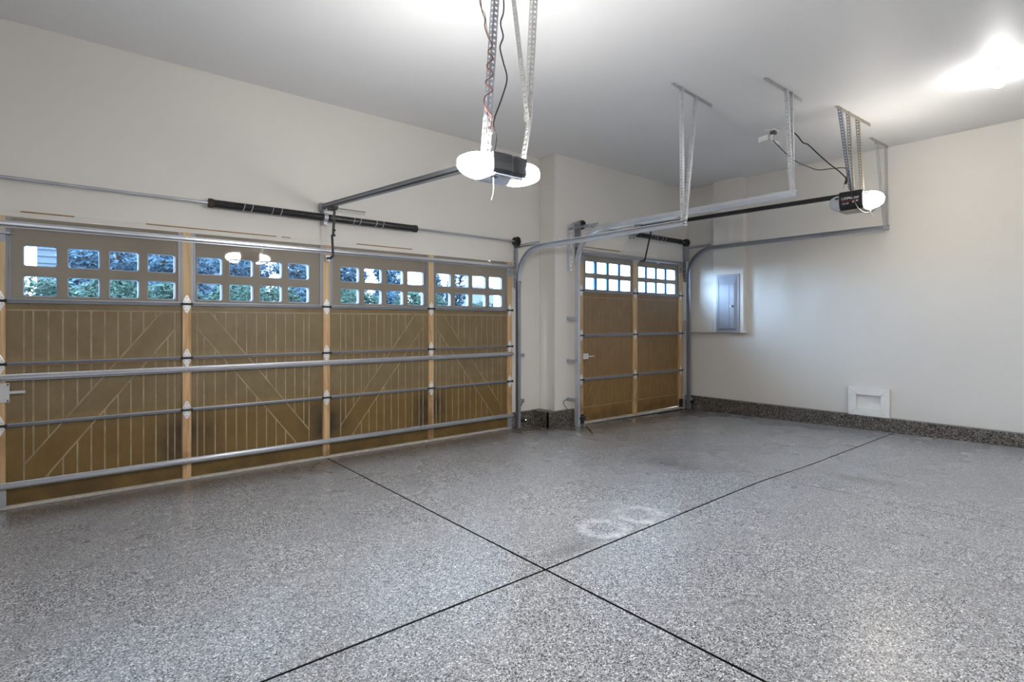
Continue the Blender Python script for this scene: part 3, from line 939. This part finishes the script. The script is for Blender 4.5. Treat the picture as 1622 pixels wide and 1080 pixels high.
# rail
def rail(op, p, q, wid, hgt, mat, name='rail'):
    p, q = Vector(p), Vector(q); ax = (q - p).normalized(); b = Vector((1, 0, 0)); c = ax.cross(b).normalized()
    if c.z < 0: c = -c
    prof = [(-wid, hgt), (wid, hgt), (wid, hgt - .004), (.006, hgt - .004), (.006, -hgt + .008), (wid, -hgt + .008), (wid, -hgt), (-wid, -hgt), (-wid, -hgt + .008), (-.006, -hgt + .008), (-.006, hgt - .004), (-wid, hgt - .004)]
    return MB().loops([[P_ + b * u + c * v for u, v in prof] for P_ in (p, q)]).build(name, mat, op)
rail(op1, (1.975, 5.36, 2.497), (1.975, 2.60, 2.318), .016, .024, M['galv_dark'])
MB().tube([(1.956, 5.30, 2.479), (1.956, 2.60, 2.306)], .006, 6).build('drive_chain', M['black_steel'], op1)
MB().box(1.952, 2.005, 5.33, 5.395, 2.455, 2.535).build('header_bracket', M['galv_dark'], op1)
m_ = MB(); perforated(m_, (1.96, 5.405, 2.515), (2.44, 5.405, 2.515), (0, 0, -1), (0, -1, 0), .034, .003, .03); m_.build('wall_bar', M['angle'], op1)
m_ = MB().obox((2.0, 5.118, 2.31), (.0, -.018, .125), (.012, 0, 0), (0, .003, 0)).obox((2.0, 5.15, 2.09), (0, .016, .11), (.011, 0, 0), (0, .003, 0)).tube([(1.99, 5.13, 2.24), (2.02, 5.13, 2.24)], .010, 8).tube([(1.99, 5.134, 2.19), (2.02, 5.134, 2.19)], .010, 8)
m_.tube([(2.0, 5.165, 1.985), (2.0, 5.20, 1.975), (2.005, 5.29, 1.985)], .013, 8)
m_.build('door_arm', M['black_steel'], op1)
MB().box(1.955, 2.02, 5.06, 5.17, 2.43, 2.462).build('trolley', M['black'], op1)

op2 = thing('garage_door_opener', (6.64, 2.18, 2.68), 'black opener with white lettering before the narrow door, one lens lit', 'door opener')
CX0, CX1, CY0, CY1, CZ0, CZ1 = 6.50, 6.77, 2.062, 2.290, 2.565, 2.760
m_ = MB()
ls = []
for y, k in ((CY0, 0), (CY0 + .012, 1), (CY1 - .012, 1), (CY1, 0)):
    d = .0 if k else .006
    ls.append([(CX0 + .035 + d, y, CZ0 + d), (CX0 + .012 + d, y, CZ0 + .03), (CX0 + d, y, CZ0 + .08), (CX0 - .004 + d, y, CZ1 - .02), (CX0 + .004, y, CZ1 - d), (CX1 - .01, y, CZ1 - d), (CX1 - d, y, CZ0 + .05), (CX1 - .03, y, CZ0 + d)])
m_.loops(ls)
m_.build('motor_cover', M['black'], op2, bevel=.002)
MB().box(CX0 + .035, CX1 - .03, CY0 - .01, CY1 + .01, CZ0 - .012, CZ0 + .004).build('chassis_plate', M['chassis_tan'], op2, bevel=.004)
m_ = MB(); lens(m_, 'y', CY0, CY0 - .155, 6.635, 2.655, .120, .088); tag(m_.build('light_lens', M['lens_lit2'], op2, smooth=True), 'brightly lit frosted lens')
m_ = MB(); lens(m_, 'y', CY1, CY1 + .130, 6.635, 2.655, .120, .088); l2 = tag(m_.build('light_lens', M['lens_off'], op2, smooth=True), 'unlit pale frosted lens')
for yy, hl in ((CY1 + .022, l2),):
    MB().obox((6.513, yy, 2.700), (.006, 0, 0), (0, .014, -.002), (0, 0, .009)).build('lens_latch', M['black'], hl, base=root_loc(op2))
MB().obox((6.512, CY0 - .032, 2.715), (.006, 0, 0), (0, .018, -.004), (0, 0, .009)).build('lens_latch', M['chassis_tan'], op2)
rail(op2, (6.64, 5.04, 2.775), (6.64, 2.27, 2.745), .020, .024, M['black_steel'])
MB().box(6.60, 6.68, 5.02, 5.108, 2.73, 2.82).build('header_bracket', M['galv_dark'], op2)
MB().box(6.62, 6.66, 4.74, 4.90, 2.71, 2.752).build('trolley', M['black'], op2)
m_ = MB().obox((6.64, 4.89, 2.50), (0, -.055, .205), (.014, 0, 0), (0, .004, .001)).tube([(6.64, 4.945, 2.30), (6.64, 4.965, 2.262), (6.64, 5.02, 2.262)], .016, 8)
m_.build('door_arm', M['black_steel'], op2)


def text_on(op, s, size, y, z, x, mat, name, bold=0.0):
    cu = bpy.data.curves.new(name, 'FONT'); cu.body = s; cu.size = size; cu.extrude = .0006; cu.offset = bold; cu.align_x = 'LEFT'
    o = bpy.data.objects.new(name, cu); C.objects.link(o)
    bpy.context.view_layer.update()
    me = bpy.data.meshes.new_from_object(o.evaluated_get(bpy.context.evaluated_depsgraph_get()))
    bpy.data.objects.remove(o); bpy.data.curves.remove(cu)
    mt = Matrix(((0, 0, -1, x), (-1, 0, 0, y), (0, 1, 0, z), (0, 0, 0, 1)))
    me.transform(Matrix.Translation(-root_loc(op)) @ mt); me.materials.clear(); me.materials.append(mat)
    t_ = bpy.data.objects.new(name, me); C.objects.link(t_); t_.parent = op
    return t_
text_on(op2, 'LiftMaster', .042, 2.262, 2.672, 6.494, M['white_text'], 'brand_lettering', .0006)
MB().box(6.4945, 6.4965, 2.085, 2.262, 2.652, 2.658).build('red_underline', M['red_text'], op2)
text_on(op2, '1/2 HP', .024, 2.258, 2.622, 6.4985, M['white_text'], 'power_lettering', .0003)
for yy, zz, r in ((2.148, 2.640, .010), (2.112, 2.648, .010)):
    MB().tube([(6.4965, yy, zz), (6.4945, yy, zz)], r, 12).build('round_badge', M['white_text'], op2)

# opener hangers
o1 = thing('opener_hanger', (1.98, 2.5, ZC), 'tall perforated steel straps holding the opener with two lit lenses', 'hanger')
for p, q, A, B, mt in (((1.955, 2.50, ZB), (1.862, 2.50, 2.327), (1, 0, 0), (0, 1, 0), 'galv_dark'), ((2.205, 2.52, 2.62), (2.128, 2.50, 2.327), (1, 0, 0), (0, -1, 0), 'angle'),
                       ((2.05, 2.54, ZB), (2.180, 2.51, 2.575), (1, 0, 0), (0, -1, 0), 'angle'), ((2.265, 2.52, ZB), (2.196, 2.51, 2.60), (0, 1, 0), (1, 0, 0), 'angle')):
    m_ = MB(); perforated(m_, p, q, A, B, .036, .0025, .032); m_.build('hanger_strap', M[mt], o1)
m_ = MB(); perforated(m_, (1.858, 2.496, 2.327), (1.875, 2.496, 2.54), (1, 0, 0), (0, 1, 0), .040, .003, .036); m_.build('strap_splice', M['galv_bright'], o1)
for c in ((1.89, 2.49, 2.36), (1.895, 2.49, 2.44), (1.90, 2.49, 2.52), (2.19, 2.50, 2.60)):
    MB().tube([(c[0], c[1] - .012, c[2]), (c[0], c[1] + .012, c[2])], .008, 6).build('hanger_bolt', M['galv_bright'], o1)
m_ = MB(); perforated(m_, (1.7, 2.50, ZB), (2.5, 2.53, ZB), (0, 0, -1), (0, 1, 0), .034, .0025, .035); m_.build('ceiling_angle', M['angle'], o1)
o2 = thing('opener_hanger', (6.5, 2.13, ZC), 'three perforated straps holding the black opener with white lettering', 'hanger')
m_ = MB(); perforated(m_, (6.08, 2.145, ZB), (6.90, 2.112, ZB), (0, 0, -1), (0, 1, 0), .036, .0025, .035); m_.build('ceiling_angle', M['angle_warm'], o2)
for p, q, A, B, mt in (((6.13, 2.14, ZB), (6.52, 2.165, 2.776), (1, 0, 0), (0, 1, 0), 'galv_dark'), ((6.33, 2.13, ZB), (6.525, 2.150, 2.776), (1, 0, 0), (0, 1, 0), 'angle_warm'), ((6.585, 2.125, ZB), (6.62, 2.09, 2.776), (1, 0, 0), (0, 1, 0), 'angle_warm')):
    m_ = MB(); perforated(m_, p, q, A, B, .034, .0025, .03); m_.build('hanger_strap', M[mt], o2)

# ------------------------------------------------------------------ cords and small wiring
def cord(name, pts, r, mat, label, cat='cord', n=6, sm=8):
    pts = smooth_path(pts, sm); o = MB().tube(pts, r, n).build(name, M[mat], base=pts[0], smooth=True)
    return tag(o, label, cat)
def Wp(px, py, y):
    """point on the upright plane at depth y behind pixel (px, py) of the photograph, used once to take measurements"""
    yaw = R(50.47); F = 859.0
    fw = Vector((math.cos(yaw), math.sin(yaw), 0)); rt = Vector((math.sin(yaw), -math.cos(yaw), 0))
    d = fw + rt * ((px - 811) / F) + Vector((0, 0, 1)) * ((511 - py) / F)
    t = y / d.y
    return Vector((d.x * t, y, EYE + d.z * t))
cord('power_cord', [(1.94, 2.48, ZC)] + [tuple(Wp(px, py, 2.46)) for px, py in ((798, 6), (793, 36), (797, 58), (792, 75), (797, 98), (803, 125), (795, 155), (784, 185), (782, 200), (786, 218), (783, 238))] + [(1.89, 2.50, 2.300)], .0048, 'black', 'wavy black power cord dropping to the two lens opener')
cord('bell_wire', [tuple(Wp(px, py, 2.45)) for px, py in ((758, -60), (762, 8), (768, 30), (768, 42), (773, 58), (780, 72), (773, 82), (781, 92), (771, 104), (781, 118), (769, 130), (780, 143), (769, 152), (767, 163), (774, 178), (779, 186), (777, 205))], .0036, 'red_wire', 'red and brown bell wire twisted around the opener strap')
cord('thin_wire', [tuple(Wp(px, py, 2.45)) for px, py in ((752, -60), (760, 5), (768, 22), (770, 35), (772, 50), (777, 60))], .0022, 'grey_wire', 'thin grey wire dangling beside the opener strap at the ceiling')
cord('release_cord', [(1.90, 2.47, 2.183), (1.90, 2.47, 2.10), (1.885, 2.46, 2.07), (1.878, 2.46, 2.045)], .0012, 'white_wire', 'short white pull cord below the two lens opener')
pc = thing('pull_cord', (6.64, 4.73, 2.70), 'thin white emergency pull cord hanging in front of the narrow door', 'cord')
MB().tube([(6.64, 4.722, 2.70), (6.64, 4.722, 2.215)], .0022, 6).build('cord_line', M['white_wire'], pc)
MB().tube([(6.615, 4.722, 2.205), (6.64, 4.722, 2.214), (6.672, 4.722, 2.205)], .007, 6).build('pull_handle', M['white_wire'], pc)

ou = thing('ceiling_outlet', (6.29, 2.92, ZC), 'white ceiling outlet with its cover flap hanging open', 'outlet')
MB().box(6.20, 6.38, 2.86, 2.96, ZC - .008, ZC + .001).build('face_plate', M['porcelain'], ou, bevel=.003)
MB().box(6.27, 6.33, 2.875, 2.93, ZC - .045, ZC - .008).build('socket', M['grey_wire'], ou, bevel=.003)
MB().obox((6.235, 2.99, ZC - .085), (.028, -.042, .016), (.006, .004, .032), (.003, .002, -.001)).build('cover_flap', M['porcelain'], ou)
MB().obox((6.37, 2.90, ZC - .120), (.020, -.032, -.016), (.004, .003, .020), (.003, .002, -.001)).build('second_flap', M['porcelain'], ou)
MB().tube([(6.30, 2.91, ZC - .04), (6.29, 2.93, ZC - .07), (6.31, 2.92, ZC - .10)], .012, 8).build('plug', M['porcelain'], ou)
def Wx(px, py, x):
    yaw = R(50.47); F = 859.0
    fw = Vector((math.cos(yaw), math.sin(yaw), 0)); rt = Vector((math.sin(yaw), -math.cos(yaw), 0))
    d = fw + rt * ((px - 811) / F) + Vector((0, 0, 1)) * ((511 - py) / F)
    t = x / d.x
    return (x, d.y * t, EYE + d.z * t)
cord('power_cord', [(6.32, 2.91, ZC - .10), Wx(1228, 226, 6.35), Wx(1245, 243, 6.38), Wx(1262, 256, 6.42), Wx(1280, 264, 6.45), Wx(1296, 269, 6.47), Wx(1318, 267, 6.48), Wx(1338, 266, 6.48), Wx(1345, 274, 6.48), Wx(1343, 283, 6.48), Wx(1340, 292, 6.48)], .0055, 'grey_wire', 'grey cord sagging from the ceiling outlet to the black opener')
cord('opener_cable', [Wx(1246, 200, 6.38), Wx(1262, 214, 6.39), Wx(1272, 226, 6.40), Wx(1280, 229, 6.41), Wx(1295, 243, 6.42), Wx(1312, 258, 6.43), Wx(1330, 272, 6.44), Wx(1341, 283, 6.45)], .0065, 'black', 'black cable running diagonally from the ceiling to the black opener')
pg = thing('cord_plug', Wx(1339, 292, 6.48), 'black plug dangling beside the black opener', 'plug')
MB().tube([Wx(1344, 272, 6.475), Wx(1341, 284, 6.475), Wx(1339, 292, 6.475)], [.008, .013, .014], 8).build('plug_body', M['black'], pg)
MB().tube([Wx(1339, 292, 6.475), Wx(1337, 299, 6.475)], [.013, .011], 8).build('plug_tip', M['angle'], pg)
cord('antenna_wire', [Wx(1346, 272, 6.47), Wx(1346, 290, 6.47), Wx(1348, 302, 6.465), Wx(1352, 315, 6.465), Wx(1358, 328, 6.47), Wx(1366, 335, 6.47), Wx(1375, 337, 6.47), Wx(1383, 334, 6.47), Wx(1387, 328, 6.48)], .0042, 'black', 'loose wire looping down across the black opener')
cord('wire_tail', [Wx(1376, 330, 6.47), Wx(1380, 337, 6.47), Wx(1384, 343, 6.47)], .003, 'white_wire', 'short white wire tail below the lit lens of the black opener')

# photo eyes and loose wires low on the wall
def eye(loc, label, mats=('black', 'led')):
    t_ = thing('safety_sensor', loc, label, 'sensor'); x, y, z = loc
    MB().box(x - .055, x + .03, y - .018, y + .018, z - .022, z + .022).box(x - .09, x - .05, y - .004, y + .004, z - .018, z + .018).build('sensor_body', M[mats[0]], t_, bevel=.004)
    MB().tube([(x + .022, y - .022, z), (x + .022, y - .016, z)], .006, 8).build('sensor_light', M[mats[1]], t_)
    return t_
eye((4.565, 5.30, .095), 'black safety sensor with a tiny yellow light by the wide door track')
eye((5.335, 4.955, .08), 'black safety sensor at the foot of the bright track', ('black', 'galv_bright'))
eye((7.93, 4.955, .06), 'black safety sensor beside the dark track and side wall curb', ('black', 'galv_bright'))
cord('wire_stub', [(4.605, 5.405, .25), (4.625, 5.395, .29), (4.66, 5.39, .335)], .005, 'black', 'short black wire stub on the wall by the wide door track', 'wire')
cord('wire_stub', [(5.165, 5.10, .195), (5.12, 5.09, .235), (5.075, 5.085, .29), (5.10, 5.085, .318), (5.155, 5.085, .332)], .0042, 'black', 'hooked black wire on the wall by the narrow door', 'wire')
fs_ = thing('rubber_strip', (5.3, 4.9, 0), 'thin black strip with a pale tip lying on the floor at the narrow door', 'strip')
MB().tube([(5.33, 4.93, zf(5.33, 4.93) + .006), (5.16, 4.70, zf(5.16, 4.70) + .005), (4.99, 4.50, zf(4.99, 4.50) + .005)], .007, 6).build('strip_body', M['black'], fs_)
MB().tube([(5.345, 4.955, zf(5.345, 4.955) + .011), (5.33, 4.93, zf(5.33, 4.93) + .009)], .011, 8).build('strip_tip', M['porcelain'], fs_)

# ------------------------------------------------------------------ side wall fittings
ep = thing('electrical_panel', (XC, 4.34, 1.21), 'grey steel electrical panel with a latched door on the chase', 'electrical panel')
y0, y1, z0, z1 = 4.150, 4.527, 1.205, 2.090
fr = lambda x, d: [(x, y0 + d, z0 + d), (x, y1 - d, z0 + d), (x, y1 - d, z1 - d), (x, y0 + d, z1 - d)]
def quad(x, a, b, c, d): return [(x, a, c), (x, b, c), (x, b, d), (x, a, d)]
m_ = MB().loops([quad(XC, y0, y1, z0, z1), quad(XC - .012, y0, y1, z0, z1), quad(XC - .014, y0 + .012, y1 - .012, z0 + .012, z1 - .012), quad(XC - .014, y0 + .030, y1 - .030, z0 + .026, z1 - .026), quad(XC - .034, y0 + .065, y1 - .065, z0 + .050, z1 - .155)], cap0=True, cap1=True)
m_.build('panel_trim', M['panel_grey'], ep)
pd = MB().box(XC - .039, XC - .0335, y0 + .070, y1 - .070, z0 + .055, z1 - .160).build('panel_door', M['panel_grey'], ep, bevel=.002)
MB().box(XC - .0405, XC - .0385, 4.295, 4.299, z0 + .055, z1 - .160).build('door_crease', M['panel_dark'], pd, base=root_loc(ep))
lh = MB().box(XC - .048, XC - .038, 4.228, 4.262, 1.585, 1.615).build('latch', M['black'], pd, base=root_loc(ep), bevel=.002)
MB().box(XC - .044, XC - .038, 4.262, 4.285, 1.588, 1.612).build('latch_lever', M['galv_bright'], pd, base=root_loc(ep))

nf = thing('framed_recess', (8.0, 2.45, .13), 'small white mitred frame around a shallow recess above the side wall curb', 'frame')
yo0, yo1, zo0, zo1 = 2.226, 2.690, .138, .510
yi0, yi1, zi0, zi1 = 2.322, 2.598, .232, .415
XF = 7.955
for q in ([(yo0, zo1), (yo1, zo1), (yi1, zi1), (yi0, zi1)], [(yo0, zo0), (yo1, zo0), (yi1, zi0), (yi0, zi0)], [(yo0, zo0), (yo0, zo1), (yi0, zi1), (yi0, zi0)], [(yo1, zo0), (yo1, zo1), (yi1, zi1), (yi1, zi0)]):
    q = inset(q, .0006)
    MB().prism([(XF, y, z) for y, z in q], (XR - XF + .001, 0, 0)).build('frame_board', M['trim'], nf, bevel=.003)
MB().box(XR - .012, XR + .001, yi0 - .005, yi1 + .005, zi0 - .005, zi1 + .005).build('recess_back', M['trim'], nf)

# ceiling bulb
cb = thing('ceiling_bulb', (6.3, .95, ZC), 'bare glowing bulb in a white lampholder on the ceiling', 'lamp')
MB().tube([(6.3, .95, ZC + .001), (6.3, .95, ZC - .02), (6.3, .95, ZC - .03), (6.3, .95, ZC - .05)], [.060, .058, .034, .030], 20).build('lampholder', M['porcelain'], cb, smooth=True)
pts, rad = [], []
for k in range(13):
    a = math.pi * k / 12
    pts.append((6.3, .95, ZC - .050 - .055 * (1 - math.cos(a)))); rad.append(max(.004, .047 * math.sin(a) ** .8 if k > 4 else .030 + .0172 * k / 4))
MB().tube(pts, rad, 20).build('bulb', M['bulb_lit'], cb, smooth=True)

# invented housings behind the camera for the added fill lamps
for i, (x, y, lab) in enumerate(((-.6, -1.6, 'added white fill lamp housing behind the camera towards the far left wall'), (4.4, -1.9, 'added white fill lamp housing behind the camera towards the panel wall'))):
    t_ = thing('fill_lamp_housing', (x, y, ZC), lab, 'lamp')
    MB().box(x - 1.22, x + 1.22, y - .27, y + .27, ZC - .035, ZC + .001).build('light_body', M['porcelain'], t_, bevel=.004)

# ------------------------------------------------------------------ outdoors
tag(MB().box(-4, 9.5, 5.6, 10.2, -.35, -.10).build('driveway', M['asphalt'], base=(3, 8, -.1)), 'pale concrete driveway outside the two doors', 'driveway', kind='structure')
tag(MB().box(-40, 60, 10.2, 70, -.4, -.12).build('lawn_ground', M['lawn'], base=(3, 30, -.1)), 'green ground under the trees beyond the driveway', 'ground', kind='structure')


def leafmat(name, a, b):
    m = Mat(name, a, .7, spec=.2)
    m.color(m.cramp(m.noise(9, 3), [(.35, a), (.65, b)])); return m.m
M['spruce'] = leafmat('blue_spruce_needles', (.024, .062, .105), (.08, .16, .235))
M['hedge'] = leafmat('hedge_leaves', (.008, .032, .028), (.045, .10, .078))
M['shrub'] = leafmat('shrub_leaves', (.01, .035, .06), (.03, .08, .11))
M['bark'] = simple('bark', (.05, .04, .03), .9, var=.3).m


def sprays(mb, gen, n, size, rs):
    for _ in range(n):
        c = Vector(gen()); d = Vector((rs.uniform(-1, 1), rs.uniform(-1, 1), rs.uniform(-.6, .6))).normalized()
        e = d.orthogonal().normalized(); s = size * rs.uniform(.6, 1.5)
        mb.add([c - d * s - e * s * .35, c + d * s, c - d * s * .6 + e * s * .5], [(0, 1, 2)])


def spruce(x, y, h, rad, n, seed, label):
    rs = random.Random(seed)
    t_ = thing('spruce_tree', (x, y, -.12), label, 'tree', 'blue spruces outside the wide door')
    MB().tube([(x, y, -.15), (x, y, h * .9)], [.12, .03], 8).build('trunk', M['bark'], t_)
    m_ = MB()
    def g():
        f = rs.random() ** 1.5; z = .3 + (h - .3) * f; tier = .72 + .28 * math.cos(z * 9)
        a = rs.uniform(0, 6.283); r = rad * (1 - f) ** .5 * tier * math.sqrt(rs.uniform(.25, 1))
        return (x + r * math.cos(a), y + r * math.sin(a), z - r * .25)
    sprays(m_, g, n, .07, rs); m_.build('foliage', M['spruce'], t_, fix=False)


rt_ = random.Random(3)
ORD = ('leftmost', 'second', 'third', 'fourth', 'fifth', 'sixth', 'seventh', 'eighth', 'ninth', 'tenth', 'eleventh', 'twelfth')
trees = [(.30, 13.5, 4.6, .66), (.95, 15.0, 6.4, .70), (1.62, 13.5, 6.0, .66), (2.35, 15.0, 6.8, .70), (2.96, 13.5, 6.2, .66), (3.75, 15.0, 6.9, .62), (4.25, 13.5, 6.4, .60), (5.05, 15.0, 6.2, .62), (5.52, 13.5, 6.4, .55), (6.40, 15.0, 6.4, .62), (6.68, 13.5, 4.6, .46), (7.70, 15.0, 5.6, .60)]
for k, (x, y, h, rad) in enumerate(trees):
    lab = '%s blue spruce of the row %s, outside the wide door' % (ORD[k] + ('' if k == 0 else ' from left'), 'close behind the hedge' if y < 14 else 'farther behind the hedge')
    if k == 11: lab = 'short rightmost blue spruce with open sky beside it, outside the wide door'
    spruce(x, y, h, rad, 8000, 20 + k, lab)
for k in range(11):
    x = -1.2 + k * .92; y = 10.85 + (k % 2); h = 1.98 if k < 10 else 1.75
    rs = random.Random(90 + k)
    t_ = thing('hedge_shrub', (x, y, -.12), '%s rounded green shrub of the hedge seen through the lower panes' % ('rightmost' if k == 10 else ORD[k] + ('' if k == 0 else ' from left')), 'shrub', 'hedge shrubs outside the wide door')
    MB().tube([(x, y, -.15), (x, y, 1.1)], [.05, .02], 6).build('stem', M['bark'], t_)
    m_ = MB()
    def g():
        a, b = rs.uniform(0, 6.283), rs.uniform(-1, 1); q = math.sqrt(1 - b * b) * rs.uniform(.75, 1) ** .5
        return (x + .80 * q * math.cos(a), y + .38 * q * math.sin(a), (h + .12) / 2 + b * (h + .12) / 2 * rs.uniform(.8, 1.03))
    sprays(m_, g, 4200, .055, rs); m_.build('foliage', M['hedge'], t_, fix=False)
# twiggy young tree whose shoots reach into the upper panes
rs = random.Random(5)
yt = thing('young_tree', (8.35, 13.2, -.12), 'thin young tree with loose upright shoots beyond the hedge', 'tree')
m_ = MB(); lf = MB()
for k in range(16):
    a = rs.uniform(0, 6.283); r = rs.uniform(.2, .9); top = (8.35 + r * math.cos(a), 13.2 + r * .6 * math.sin(a), rs.uniform(2.1, 2.9))
    m_.tube([(8.35, 13.2, -.15), (8.35 + r * .3 * math.cos(a), 13.2, 1.2), top], [.02, .014, .004], 5)
    for j in range(150):
        f = rs.uniform(.35, 1); c = Vector((8.35, 13.2, .4)).lerp(Vector(top), f)
        d = Vector((rs.uniform(-1, 1), rs.uniform(-1, 1), rs.uniform(-.2, 1))).normalized(); e = d.orthogonal(); s = rs.uniform(.08, .14)
        c = c + d * .05
        lf.add([c - e * s * .4, c + d * s, c + e * s * .4], [(0, 1, 2)])
m_.build('branches', M['bark'], yt); lf.build('foliage', M['shrub'], yt, fix=False)

M['siding'] = simple('blue_grey_siding', (.075, .11, .15), .7, var=.1).m
M['roof'] = simple('slate_roof', (.05, .07, .10), .8, var=.15).m
ho = thing('neighbour_house', (2.2, 21, -.12), 'blue grey house with lap siding behind the spruces', 'house')
MB().box(-.60, 5.5, 21.05, 26, -.15, 5.0).build('house_wall', M['siding'], ho)
for k in range(24): MB().prism([(-.62, 21.05, .1 + k * .2), (-.62, 21.0, .1 + k * .2), (-.62, 21.04, .30 + k * .2)], (6.14, 0, 0)).build('siding_board', M['siding'], ho)
MB().prism([(-.9, 20.6, 5.0), (-.9, 26.4, 5.0), (-.9, 23.5, 7.4)], (6.7, 0, 0)).build('house_roof', M['roof'], ho)
wn = MB().box(1.2, 2.2, 20.96, 21.0, 2.2, 3.6).build('house_window', M['trim'], ho)
MB().box(1.27, 2.13, 20.94, 20.965, 2.27, 3.53).build('house_pane', M['panel_dark'], wn, base=root_loc(ho))
h2 = thing('neighbour_house', (24, 32, -.12), 'distant low house with a slate hip roof past the hedge', 'house')
MB().box(20, 30, 30, 37, -.15, 2.1).build('house_wall', M['siding'], h2)
MB().loops([[(19.5, 29.5, 2.1), (30.5, 29.5, 2.1), (30.5, 37.5, 2.1), (19.5, 37.5, 2.1)], [(22.3, 33.4, 4.1), (27.5, 33.4, 4.1), (27.5, 33.6, 4.1), (22.3, 33.6, 4.1)]]).build('hip_roof', M['roof'], h2)
